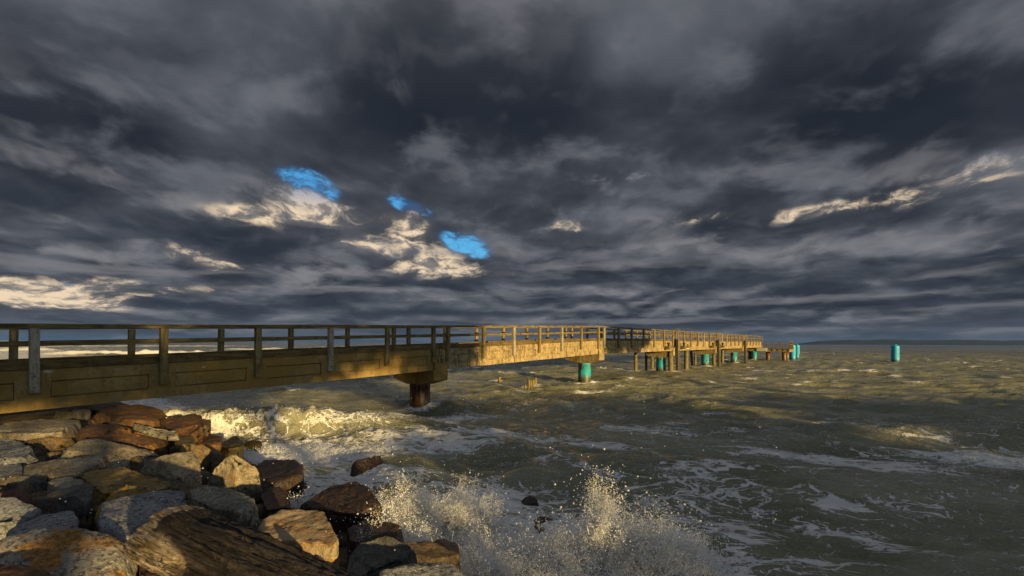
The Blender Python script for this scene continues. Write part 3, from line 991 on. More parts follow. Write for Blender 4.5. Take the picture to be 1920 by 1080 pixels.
def build_support(i, n):
    """hammerhead cap and steel pile under a joint"""
    u = n * S_
    zb = rail_z(n) - BB
    cap = MB()
    hw = 0.46
    y0, y1 = -0.06, W_ + 0.06
    zt = zb - 0.01
    zl, zm = zb - 0.50, zb - 0.74
    yc0, yc1 = W_ / 2 - 0.52, W_ / 2 + 0.52
    prof = [(y0, zt), (y1, zt), (y1, zl), (yc1, zm), (yc0, zm), (y0, zl)]
    b = len(cap.v)
    for uu in (u - hw, u + hw):
        for (y, z) in prof:
            cap.v.append((uu, y, z))
    cap.f.append(tuple(b + j for j in range(6)))
    cap.f.append(tuple(b + 6 + j for j in reversed(range(6))))
    for j in range(6):
        j2 = (j + 1) % 6
        cap.f.append((b + j, b + 6 + j, b + 6 + j2, b + j2))
    # upstands that hold the beam ends at both sides
    cap.box(u - 0.40, u + 0.40, y0 + 0.004, 0.055, zb - 0.3, zb + 0.33)
    cap.box(u - 0.40, u + 0.40, W_ - 0.055, y1 - 0.004, zb - 0.3, zb + 0.33)
    co = cap.build('pile_cap', M['conc_algae' if i == 0 else 'conc'], pier, bevel=0.02)
    pl = MB()
    r = 0.50
    zs = [-2.5, 0.0, 0.5, zm - 0.12, zm - 0.118, zm + 0.02]
    rs = [r, r, r, r, r + 0.012, r + 0.012]
    pl.tube([(u, W_ / 2, z) for z in zs], rs, 32)
    po = pl.build('pile', M['dark_rust'] if i == 0 else M['teal'], pier, smooth=True)
    if i == 0:
        po['label'] = 'dark rusty steel pile'

for i, n in enumerate(JOINTS):
    build_support(i, n)

# ------------------------------------------------------------------ landing stage at the pier's end
def pier_pt(u, v, z=0.0):
    return ORG + DU * u + DV * v + Vector((0, 0, z))

land = empty('landing_stage', pier_pt(36.75 * S_ + 0.4, 0), math.atan2(DU.y, DU.x))
tag(land, 'low landing stage with dark timber railing beyond the pier end', 'landing stage')
def build_landing():
    z = 2.25
    mb = MB().box(0, 5.5, -4.6, 2.9, z - 0.62, z - 0.12)
    mb.build('platform_beam', M['conc'], land, bevel=0.03)
    n = 15
    for i in range(n):
        y = -4.65 + i * 7.6 / n
        MB().box(-0.08, 5.6, y, y + 7.6 / n - 0.02, z - 0.118, z - 0.05).build('deck_plank', M['kerb'], land)
    MB().box(-0.35, -0.085, -0.9, 0.9, z - 0.55, z + 0.10).build('concrete_step', M['white'], land, bevel=0.03)
    for (x, y) in ((0.0, -4.5), (0.0, -3.6), (0.0, -2.7), (0, -1.8), (0, -0.9), (1.4, -4.55), (2.8, -4.55), (4.2, -4.55), (5.4, -4.55), (5.4, -2.3), (5.4, 0), (5.4, 2.8)):
        MB().box(x - 0.07, x + 0.07, y - 0.07, y + 0.07, z - 0.5, z + 1.24).build('post', M['rail'], land)
    for zz in (1.24, 0.72):
        MB().box(-0.09, 0.05, -4.6, -0.8, z + zz, z + zz + 0.10).build('rail', M['rail'], land)
        MB().box(0.055, 5.5, -4.64, -4.50, z + zz, z + zz + 0.10).build('rail', M['rail'], land)
        MB().box(5.35, 5.48, -4.495, 2.9, z + zz, z + zz + 0.10).build('rail', M['rail'], land)
    for (x, y) in ((0.8, 2.2), (0.8, -0.9), (0.8, -3.6), (4.6, -3.6), (4.6, 2.2)):
        MB().tube([(x, y, -2.5), (x, y, 0.6), (x, y, z - 0.6)], 0.36, 20).build('pile', M['rust'], land, smooth=True)
    # steps down from the pier
    for s in range(5):
        MB().box(-0.36 + s * 0.001, 0.3 + s * 0.30, 0.95, 2.3, z - 0.04 + (4 - s) * 0.22, z + 0.015 + (4 - s) * 0.22).build('step', M['kerb'], land)
build_landing()

# ------------------------------------------------------------------ blue mooring dolphins
def dolphin(px, ybase, ytop, wpx, label, dy=0.0):
    p = at_z(px, ybase, 0.0)
    y = p.y + dy
    p = at_y(px, ybase, y)
    top = at_y(px, ytop, y).z
    r = wpx * y / FPX / 2
    t = empty('mooring_pile', (p.x, p.y, 0))
    tag(t, label, 'mooring pile', 'blue steel mooring piles off the pier end')
    MB().tube([(0, 0, -2.5), (0, 0, 0.4), (0, 0, top - 0.35), (0, 0, top - 0.30), (0, 0, top - 0.22)], [r, r, r, r * 1.0, r * 0.9], 28).build('tube', M['blue'], t, smooth=True)
    MB().tube([(0, 0, top - 0.215), (0, 0, top - 0.10), (0, 0, top - 0.06), (0, 0, top)], [r * 0.34, r * 0.30, r * 0.42, r * 0.42], 16).build('bollard_cap', M['blue'], t, smooth=True)
    MB().box(-r - 0.22, -r + 0.03, -0.06, 0.06, top - 0.95, top - 0.78).build('bracket', M['black'], t)
    MB().tube([(0.02, -r + 0.01, 0.7), (0.02, -r - 0.03, 0.7), (0.02, -r - 0.03, top - 0.6), (0.02, -r + 0.01, top - 0.6)], 0.02, 6).build('ladder_rail', M['galv'], t)
    return t
dolphin(1486, 674.5, 645.0, 10.5, 'blue steel mooring pile touching the end of the landing stage')
dolphin(1494.5, 673.0, 645.2, 8.5, 'blue steel mooring pile, outer one of the pair by the landing stage')
dolphin(1678.5, 677.8, 646.0, 13.0, 'blue steel mooring pile standing alone in open water')

# ------------------------------------------------------------------ wooden fender piles, stumps, ladders, bollards
def lumpy_pile(name, px, ybase, ytop, wpx, label, group, head=False, lean=0.0, cat='wooden pile', zmin=-2.0, seed=0, zbase=0.0):
    rnd = random.Random(seed)
    p = at_z(px, ybase, zbase)
    top = at_y(px, ytop, p.y).z
    r = wpx * p.y / FPX / 2
    t = empty(name, (p.x, p.y, 0))
    tag(t, label, cat, group)
    n = 9
    zs = [zmin + (top - (0.28 if head else 0.0) - zmin) * i / (n - 1) for i in range(n)]
    pts = [(lean * max(z, 0) / 4 + rnd.uniform(-.025, .025), rnd.uniform(-.025, .025), z) for z in zs]
    rs = [r * (1.06 - 0.10 * i / (n - 1) + rnd.uniform(-.05, .05)) for i in range(n)]
    MB().tube(pts, rs, 14).build('trunk', M['pile_wood'], t, smooth=True)
    if head:
        x, y, z = pts[-1]
        MB().tube([(x, y, z + 0.002), (x, y, z + 0.14)], r * 1.05, 14).build('white_band', M['white'], t, smooth=True)
        MB().tube([(x, y, z + 0.142), (x, y, z + 0.5), (x + .01, y, z + 0.58)], [r * 1.03, r * 0.98, r * 0.7], 14).build('dark_head', M['pile_dark'], t, smooth=True)
    return t
GP = 'wooden piles standing round the pier'
lumpy_pile('wooden_pile', 1191.7, 697.5, 660, 6.5, 'bare wooden pile under the third pier span, nearest the shore', GP, seed=1)
lumpy_pile('wooden_pile', 1211.5, 695.5, 659, 5.0, 'thin dark wooden pile between the bare pile and the teal pile', GP, seed=2)
lumpy_pile('wooden_pile', 1222.5, 693.0, 659, 5.5, 'wooden pile just shoreward of the second teal pile', GP, seed=3)
lumpy_pile('wooden_pile', 1257.5, 698.6, 649.5, 8.8, 'headed wooden fender pile just seaward of the second teal pile', GP, True, seed=4)
lumpy_pile('wooden_pile', 1286.0, 694.7, 650.0, 8.0, 'headed wooden fender pile seaward of the first boarding ladder', GP, True, lean=0.12, seed=5)
lumpy_pile('wooden_pile', 1298.0, 685.5, 656, 4.5, 'leaning thin wooden pile under the fourth span', GP, lean=-0.35, seed=6)
lumpy_pile('wooden_pile', 1303.8, 685.0, 656, 4.0, 'straight thin wooden pile behind the leaning one', GP, seed=7)
lumpy_pile('wooden_pile', 1338.6, 686.0, 649.5, 5.5, 'headed wooden fender pile by the second boarding ladder', GP, True, seed=8)
lumpy_pile('wooden_pile', 1354.6, 679.8, 648.5, 5.2, 'farthest headed wooden fender pile along the pier', GP, True, seed=9)
GS = 'old groyne stumps in the water'
for i, (px, yb, yt, w, lb) in enumerate(((991.5, 725.5, 713.5, 5.0, 'weathered stump at the shoreward end of the row of four'),
                                         (995.8, 724.0, 714.8, 4.2, 'second weathered stump of the row of four'),
                                         (999.6, 723.0, 713.5, 4.2, 'third weathered stump of the row of four, slightly taller'),
                                         (1003.8, 721.5, 710.0, 5.2, 'tallest weathered stump, seaward end of the row of four'),
                                         (984.5, 727.5, 723.0, 3.2, 'tiny dark stump barely above water beside the row of four'),
                                         (936.0, 713.5, 708.5, 5.0, 'single low stump alone in the water before the second span'))):
    lumpy_pile('wooden_stump', px, yb, yt - 2.0, w * 1.1, lb, GS, cat='stump', seed=20 + i, zbase=0.1)

def ladder(n, label):
    p = pier_pt(n * S_, -0.42)
    t = empty('boarding_ladder', (p.x, p.y, 0), math.atan2(DU.y, DU.x))
    tag(t, label, 'ladder', 'boarding ladders on the pier side')
    zt = rail_z(n)
    for s in (-0.24, 0.24):
        pts = [(s, 0, -1.5), (s, 0, zt - 0.1)]
        for a in range(1, 8):
            w = math.pi * a / 7
            pts.append((s, 0.26 - 0.26 * math.cos(w), zt - 0.1 + 0.30 * math.sin(w)))
        pts.append((s, 0.52, zt - 0.55))
        MB().tube(pts, 0.035, 8).build('stile', M['galv'], t, smooth=True)
    z = 0.2
    while z < zt - 0.9:
        MB().tube([(-0.24, 0, z), (0.24, 0, z)], 0.022, 6).build('rung', M['galv'], t)
        z += 0.32
    MB().box(-0.13, 0.13, 0.06, 0.30, -1.8, zt - 0.9).build('fender_timber', M['pile_dark'], t)
ladder(18.0, 'steel boarding ladder with hooped top between the two nearer headed piles')
ladder(24.35, 'steel boarding ladder with hooped top beside the third headed pile')
ladder(30.7, 'steel boarding ladder with hooped top nearest the pier end')

def bollard(n, label):
    p = pier_pt(n * S_, -0.32, rail_z(n) - 1.62)
    t = empty('bollard', p, math.atan2(DU.y, DU.x))
    tag(t, label, 'bollard', 'mooring bollards on the pier side')
    MB().box(-0.32, 0.32, -0.22, 0.36, -0.34, 0.0).build('timber_block', M['pile_wood'], t, bevel=0.02)
    MB().tube([(0, 0, 0.002), (0, 0, 0.20), (0, 0, 0.24), (0, 0, 0.34), (0, 0, 0.38)], [0.10, 0.09, 0.15, 0.15, 0.10], 14).build('iron_post', M['black'], t, smooth=True)
bollard(16.9, 'black iron bollard on a timber block by the second teal pile')
bollard(18.75, 'black iron bollard on a timber block seaward of the first boarding ladder')
bollard(23.2, 'black iron bollard on a timber block before the second boarding ladder')
bollard(25.1, 'black iron bollard on a timber block past the second boarding ladder')

# ------------------------------------------------------------------ boulders
def boulder(label, poly, h, drop, kind, seed, rnd=0.0, dh=None, taper=1.05, rough=1.0, vox=None, name='boulder', sub=None):
    """poly: outline of the upper face as seen in the picture, lying at height h (plus dh per corner)"""
    rg = random.Random(seed)
    top = []
    for i, (px, py) in enumerate(poly):
        hh = h + (dh[i] if dh else 0.0) + rg.uniform(-0.02, 0.02)
        top.append(at_z(px, py, hh))
    cen = sum(top, Vector()) / len(top)
    size = max((p - cen).length for p in top)
    # the upper face leans a little: same outline, another plane
    gx, gy = rg.uniform(-0.20, 0.20), rg.uniform(-0.06, 0.26)
    tilted = []
    for (px, py), p in zip(poly, top):
        px, py = px + (sum(q[0] for q in poly) / len(poly) - px) * 0.035, py + (sum(q[1] for q in poly) / len(poly) - py) * 0.035
        tilted.append(at_z(px, py, p.z + max(-0.16, min(0.16, gx * (p.x - cen.x) + gy * (p.y - cen.y)))))
    top = tilted
    cen = sum(top, Vector()) / len(top)
    pts = []
    for p in top:
        pts.append(p - cen)
        o = p - cen
        o2 = Vector((o.x, o.y, 0))
        pts.append(o2 * rg.uniform(1.0, taper + 0.03) + Vector((0, 0, o.z - drop * rg.uniform(0.3, 0.5))))
        pts.append(o2 * rg.uniform(taper - 0.18, taper) + Vector((0, 0, -drop * rg.uniform(0.9, 1.1))))
    bm = bmesh.new()
    for p in pts:
        bm.verts.new(p)
    res = bmesh.ops.convex_hull(bm, input=list(bm.verts))
    junk = [e for e in res['geom_interior'] if isinstance(e, bmesh.types.BMVert)]
    bmesh.ops.delete(bm, geom=junk, context='VERTS')
    # knock off corners with a few random splits
    for _ in range(9):
        d = Vector((rg.gauss(0, 1), rg.gauss(0, 1), rg.gauss(0.15, 0.8))).normalized()
        far = max(v.co.dot(d) for v in bm.verts)
        near = min(v.co.dot(d) for v in bm.verts)
        cut = far - (far - near) * rg.uniform(0.03, 0.11)
        r2 = bmesh.ops.bisect_plane(bm, geom=list(bm.verts) + list(bm.edges) + list(bm.faces), plane_co=d * cut, plane_no=d, clear_outer=True)
        ed = [e for e in r2['geom_cut'] if isinstance(e, bmesh.types.BMEdge)]
        if ed:
            bmesh.ops.contextual_create(bm, geom=ed)
    bmesh.ops.recalc_face_normals(bm, faces=list(bm.faces))
    dist = (cen - EYE).length
    vx = vox or max(0.014, min(0.055, dist * 0.0046))
    if rnd < 0.28:
        # split stone: keep the flat faces and hard edges, only refine them
        bmesh.ops.dissolve_limit(bm, angle_limit=R(7), verts=list(bm.verts), edges=list(bm.edges))
        bmesh.ops.bevel(bm, geom=list(bm.edges), offset=0.007 + 0.04 * rnd, segments=1, affect='EDGES', clamp_overlap=True)
        bmesh.ops.triangulate(bm, faces=list(bm.faces))
        for _ in range(9):
            lo = [e for e in bm.edges if e.calc_length() > vx * 1.9]
            if not lo:
                break
            bmesh.ops.subdivide_edges(bm, edges=lo, cuts=1)
            bmesh.ops.triangulate(bm, faces=[f for f in bm.faces if len(f.verts) > 3])
        me2 = bpy.data.meshes.new(name)
        bm.to_mesh(me2)
        bm.free()
        o = bpy.data.objects.new(name, me2)
        COL.objects.link(o)
    else:
        me = bpy.data.meshes.new(name)
        bm.to_mesh(me)
        bm.free()
        o = bpy.data.objects.new(name, me)
        COL.objects.link(o)
        md = o.modifiers.new('remesh', 'REMESH')
        md.mode = 'VOXEL'
        md.voxel_size = vx
        ms = o.modifiers.new('smooth', 'SMOOTH')
        ms.factor = 0.5
        ms.iterations = int(rnd * 22)
        dg = bpy.context.evaluated_depsgraph_get()
        me2 = bpy.data.meshes.new_from_object(o.evaluated_get(dg))
        o.modifiers.clear()
        o.data = me2
        bpy.data.meshes.remove(me)
        me2.name = name
    n = len(me2.vertices)
    co = np.empty(n * 3, dtype=np.float32); me2.vertices.foreach_get('co', co); co = co.reshape(-1, 3)
    no = np.empty(n * 3, dtype=np.float32); me2.vertices.foreach_get('normal', no); no = no.reshape(-1, 3)
    q = co.astype(np.float64) + seed * 3.17
    k = 1.0 / max(size, 0.15)
    big = fbm(q[:, 0] * k * 1.6, q[:, 1] * k * 1.6, q[:, 2] * k * 2.4, 3, seed) * 0.030 * size
    # ledges: terraces along a tilted bedding plane
    tl = q[:, 2] * 0.9 + q[:, 0] * 0.25 + 0.15 * fbm(q[:, 0] * 2, q[:, 1] * 2, q[:, 2] * 2, 2, seed + 5)
    led = np.abs(((tl * 6.0 / max(size, 0.3)) % 1.0) - 0.5) * 2
    ledge = -0.012 * size * sstep(led, 0.75, 1.0) * sstep(pnoise(q[:, 0] * 2 * k, q[:, 1] * 2 * k, q[:, 2] * 2 * k, seed + 9), -0.1, 0.3)
    ridg = 1 - np.abs(fbm(q[:, 0] * 5, q[:, 1] * 5, q[:, 2] * 5, 3, seed + 2))
    fine = fbm(q[:, 0] * 14, q[:, 1] * 14, q[:, 2] * 14, 3, seed + 3) * 0.011
    crack = -0.05 * size * sstep(np.abs(fbm(q[:, 0] * 1.4 * k, q[:, 1] * 1.4 * k, q[:, 2] * 1.4 * k, 2, seed + 31)), 0.03, 0.0)
    dsp = (big + ledge + (ridg - 0.6) * 0.014 * min(1.0, size * 2) + fine + crack * 0.5) * rough
    co = co + no * dsp[:, None]
    me2.vertices.foreach_set('co', co.astype(np.float32).ravel())
    me2.polygons.foreach_set('use_smooth', np.ones(len(me2.polygons), dtype=bool))
    me2.update()
    me2.materials.clear()
    me2.materials.append(ROCKM[kind])
    o.location = cen
    tag(o, label, 'rock', 'boulders of the shore bank')
    return o

BOULDERS = [
 ('speckled grey boulder with an orange lichen dome at the bottom corner', [(-60,1012),(60,990),(140,985),(200,994),(243,1022),(262,1050),(262,1090),(120,1130),(-80,1130)], 1.40, .5, 'orange', 1, .35),
 ('rust orange rock at the very bottom corner below the speckled boulder', [(-60,1052),(50,1054),(84,1066),(98,1085),(80,1130),(-60,1130)], 1.53, .3, 'rust', 2, .3),
 ('large cracked blue grey block behind the driftwood log end', [(188,937),(215,921),(262,914),(345,922),(368,955),(330,1000),(262,1040),(188,1005)], 1.36, .55, 'grey', 3, .1),
 ('dark smooth faced rock with a pale upper edge beside the cracked block', [(72,934),(105,917),(165,903),(178,909),(172,926),(120,932)], 1.36, .42, 'dark', 4, .15),
 ('rounded dull red boulder at the picture edge', [(-40,915),(20,906),(62,908),(80,918),(70,936),(20,940),(-40,936)], 1.28, .35, 'red', 5, .8),
 ('sloping light grey granite rock below the red boulder', [(-40,930),(28,931),(86,962),(62,974),(0,982),(-40,985)], 1.36, .3, 'grey', 6, .1),
 ('low dark grey granite rock above the orange lichen dome', [(15,988),(90,961),(138,956),(149,972),(146,992),(60,1012),(10,1010)], 1.38, .3, 'grey', 7, .15),
 ('small olive brown rock wedged between dark rock and cracked block', [(140,962),(160,955),(172,968),(170,990),(148,990)], 1.28, .3, 'brown', 8, .1),
 ('orange brown curved rock tucked behind the cracked blue grey block', [(172,975),(184,942),(212,916),(243,903),(275,906),(310,918),(230,935)], 1.30, .4, 'ochre', 9, .3),
 ('ochre yellow flat rock with a dark upper face in the middle of the bank', [(137,884),(180,874),(228,874),(275,889),(335,911),(300,922),(240,910),(192,926)], 1.24, .35, 'ochre', 10, .1),
 ('small pale flat stone next to the dark smooth faced rock', [(86,906),(115,892),(150,894),(158,906),(120,917)], 1.22, .3, 'pale', 11, .15),
 ('long tan slab with a straight upper edge near the picture edge', [(31,872),(62,864),(190,853),(199,866),(152,880),(140,893),(95,890),(33,896)], 1.22, .35, 'tan', 12, .05),
 ('long mottled brown slab sloping across the middle of the bank', [(98,862),(128,838),(160,824),(192,824),(250,837),(318,850),(292,862),(228,876),(205,866)], 1.18, .35, 'tan', 13, .1),
 ('pale grey granite boulder at the picture edge, second row below the pier', [(-50,818),(0,814),(32,819),(85,851),(48,868),(0,856),(-50,850)], 1.22, .35, 'grey', 14, .1),
 ('dull grey rock under the pale granite boulder at the picture edge', [(-40,862),(0,862),(40,872),(44,892),(0,900),(-40,900)], 1.14, .4, 'grey', 15, .15),
 ('broad flat grey brown slab directly below the pier beam', [(-30,804),(38,785),(148,784),(154,797),(104,813),(40,814),(-30,814)], 1.22, .42, 'tan', 16, .05),
 ('long chestnut brown boulder in the upper middle of the bank', [(147,806),(176,795),(232,799),(302,815),(328,829),(318,840),(250,833),(160,822)], 1.18, .35, 'rust', 17, .15),
 ('thin pale lichen covered slab lying on the chestnut boulder', [(241,800),(250,795),(336,808),(342,813),(334,820),(296,814)], 1.24, .14, 'pale', 18, .05),
 ('big rusty brown boulder right under the pier beam', [(165,769),(220,755),(256,752),(300,767),(318,781),(286,797),(240,790),(180,780)], 1.20, .5, 'rust', 19, .2),
 ('dark olive block in the shade under the pier', [(96,772),(125,768),(172,768),(176,780),(110,784)], 1.08, .45, 'dark', 20, .1),
 ('rust red angular boulder at the seaward end of the top row', [(298,786),(330,776),(376,770),(382,794),(345,810),(310,803)], 1.10, .55, 'rust', 21, .05),
 ('thin dark upright shard beside the rust red angular boulder', [(380,786),(396,786),(392,800),(382,800)], 0.98, .5, 'brown', 22, .05),
 ('small orange stone between the big rusty boulder and the pale slab', [(200,793),(218,787),(240,796),(228,802),(205,802)], 1.12, .3, 'ochre', 23, .2),
 ('ochre stone below the pale slab end', [(322,812),(352,808),(372,826),(350,836),(326,832)], 1.02, .35, 'ochre', 24, .15),
 ('wet rust brown stone just above the foam', [(358,818),(385,810),(418,818),(414,834),(372,836)], 0.72, .5, 'rust', 25, .2),
 ('greenish pointed stone standing at the foam edge', [(412,836),(430,814),(442,813),(458,832),(445,842),(420,842)], 0.52, .45, 'green', 26, .15),
 ('low wet brown stone farthest out in the foam', [(455,830),(470,823),(496,825),(494,832),(470,834)], 0.22, .35, 'green', 27, .3),
 ('rounded olive tan boulder with a broad sunlit side', [(246,880),(300,856),(345,842),(368,845),(379,868),(379,890),(338,902),(296,893)], 1.16, .45, 'tan', 28, .2),
 ('long dark wet stone behind the rounded olive boulder', [(306,842),(345,832),(392,832),(402,842),(380,850),(320,852)], 0.95, .4, 'brown', 29, .2),
 ('pyramid shaped tan boulder with a sharp peak', [(368,906),(402,872),(434,840),(446,842),(486,880),(492,912),(440,922)], 0.95, .6, 'tan', 30, .03, [-.12, .05, .22, .2, 0, -.1, -.1]),
 ('rounded dark wet boulder behind the pyramid boulder', [(476,872),(505,855),(545,853),(570,868),(570,890),(520,905),(480,900)], 0.62, .6, 'wet', 31, .35),
 ('large pale grey mottled block above the log', [(354,914),(378,906),(432,911),(480,924),(496,950),(470,965),(400,955),(360,935)], 1.16, .5, 'pale', 32, .15),
 ('pale banded slab with a flat sunlit top and dark front', [(468,994),(500,962),(524,954),(610,954),(628,976),(650,1014),(640,1021),(560,1020),(500,1012)], 1.06, .42, 'band', 33, .02),
 ('small pointed grey stone in front of the banded slab', [(572,1052),(596,1036),(606,1038),(632,1078),(640,1100),(575,1100)], 1.12, .4, 'brown', 34, .05, [-.05, .16, .16, -.05, -.1, -.1]),
 ('large dark wet boulder with specks of spray beside the splash', [(553,948),(600,912),(655,894),(735,930),(722,952),(680,966),(600,952)], 0.66, .7, 'wet', 35, .1),
 ('dark wet stone awash behind the large spray boulder', [(638,876),(680,858),(716,853),(728,868),(700,882),(655,886)], 0.14, .4, 'wet', 36, .2),
 ('dark wet stone in the gap between pale block and spray boulder', [(484,918),(515,908),(548,925),(545,950),(500,958)], 0.66, .6, 'wet', 37, .2),
 ('dark brown wet ledge below the large spray boulder', [(650,992),(690,970),(758,984),(756,1002),(700,1016),(655,1015)], 0.66, .6, 'wet', 38, .1),
 ('dark grey sloping rock at the bottom beside the banded slab', [(676,1012),(722,1004),(762,1010),(790,1022),(758,1046),(700,1062),(648,1090),(652,1040)], 0.86, .6, 'dark', 39, .1),
 ('brown stone in front of the wet ledge', [(728,1016),(800,1013),(852,1024),(862,1042),(790,1050),(736,1040)], 0.70, .6, 'brown', 40, .1),
 ('small dark stone with foam streaks at the splash edge', [(812,1012),(835,1004),(860,1010),(862,1034),(828,1040)], 0.62, .6, 'wet', 41, .15),
 ('rounded grey granite boulder at the bottom below the splash', [(702,1056),(740,1046),(810,1042),(852,1056),(880,1090),(840,1130),(700,1130)], 0.98, .6, 'grey', 42, .3),
 ('small dark stone showing through the foam at the foot of the splash', [(972,938),(985,930),(1008,932),(1010,942),(985,946)], -0.05, .3, 'wet', 43, .2),
 ('dark stone half hidden inside the spray', [(996,978),(1012,964),(1040,970),(1044,988),(1010,996)], 0.02, .4, 'wet', 44, .2),
 ('orange block under the end of the driftwood log', [(256,1000),(300,985),(380,990),(400,1040),(380,1100),(258,1100)], 1.30, .6, 'rust', 45, .05),
 ('dark rock in the shadow between red boulder and tan slab', [(-20,896),(60,886),(100,892),(96,906),(20,908),(-20,908)], 1.14, .4, 'dark', 46, .15),
 ('shaded brown slab behind the pale granite boulder', [(40,826),(90,818),(135,822),(150,838),(100,852),(70,842)], 1.10, .35, 'brown', 47, .1),
 ('brown stone in the gap behind the pyramid boulder', [(380,850),(405,838),(428,846),(415,868),(388,868)], 0.80, .5, 'brown', 48, .15),
]
for b in BOULDERS:
    boulder(*b)

# small broken stone that fills the gaps
def build_rubble():
    rg = np.random.default_rng(3)
    V, F = [], []
    bm = bmesh.new()
    bmesh.ops.create_icosphere(bm, subdivisions=2, radius=1.0)
    bv = np.array([v.co[:] for v in bm.verts]); bf = np.array([[v.index for v in f.verts] for f in bm.faces])
    bm.free()
    n = 0
    tries = 0
    while n < 420 and tries < 6000:
        tries += 1
        x, y = rg.uniform(-16, 1.5), rg.uniform(2.2, 16.5)
        sd = float(shore_dist(np.array([x]), np.array([y]))[0])
        if sd > 0.25 or sd < -7 or (x < -7.5 and y > 10.0):
            continue
        h = float(bed_height(np.array([x]), np.array([y]))[0])
        s = rg.uniform(0.07, 0.2)
        ax = rg.uniform(0.6, 1.3, 3)
        p = bv * (1 + 0.32 * fbm(bv[:, 0] * 1.1 + n, bv[:, 1] * 1.1, bv[:, 2] * 1.1, 2, n)[:, None])
        p = np.clip(p, -0.8, 0.8) * ax * s
        th = rg.uniform(0, 6.28)
        c, sn = math.cos(th), math.sin(th)
        p = np.stack([p[:, 0] * c - p[:, 1] * sn, p[:, 0] * sn + p[:, 1] * c, p[:, 2]], 1)
        V.append(p + np.array([x, y, h + 0.05]))
        F.append(bf + n * len(bv))
        n += 1
    o = mesh_np('rubble', np.concatenate(V), np.concatenate(F), ROCKM['brown'])
    tag(o, 'dark broken stone filling the gaps between the boulders', 'rubble', kind='stuff')
build_rubble()

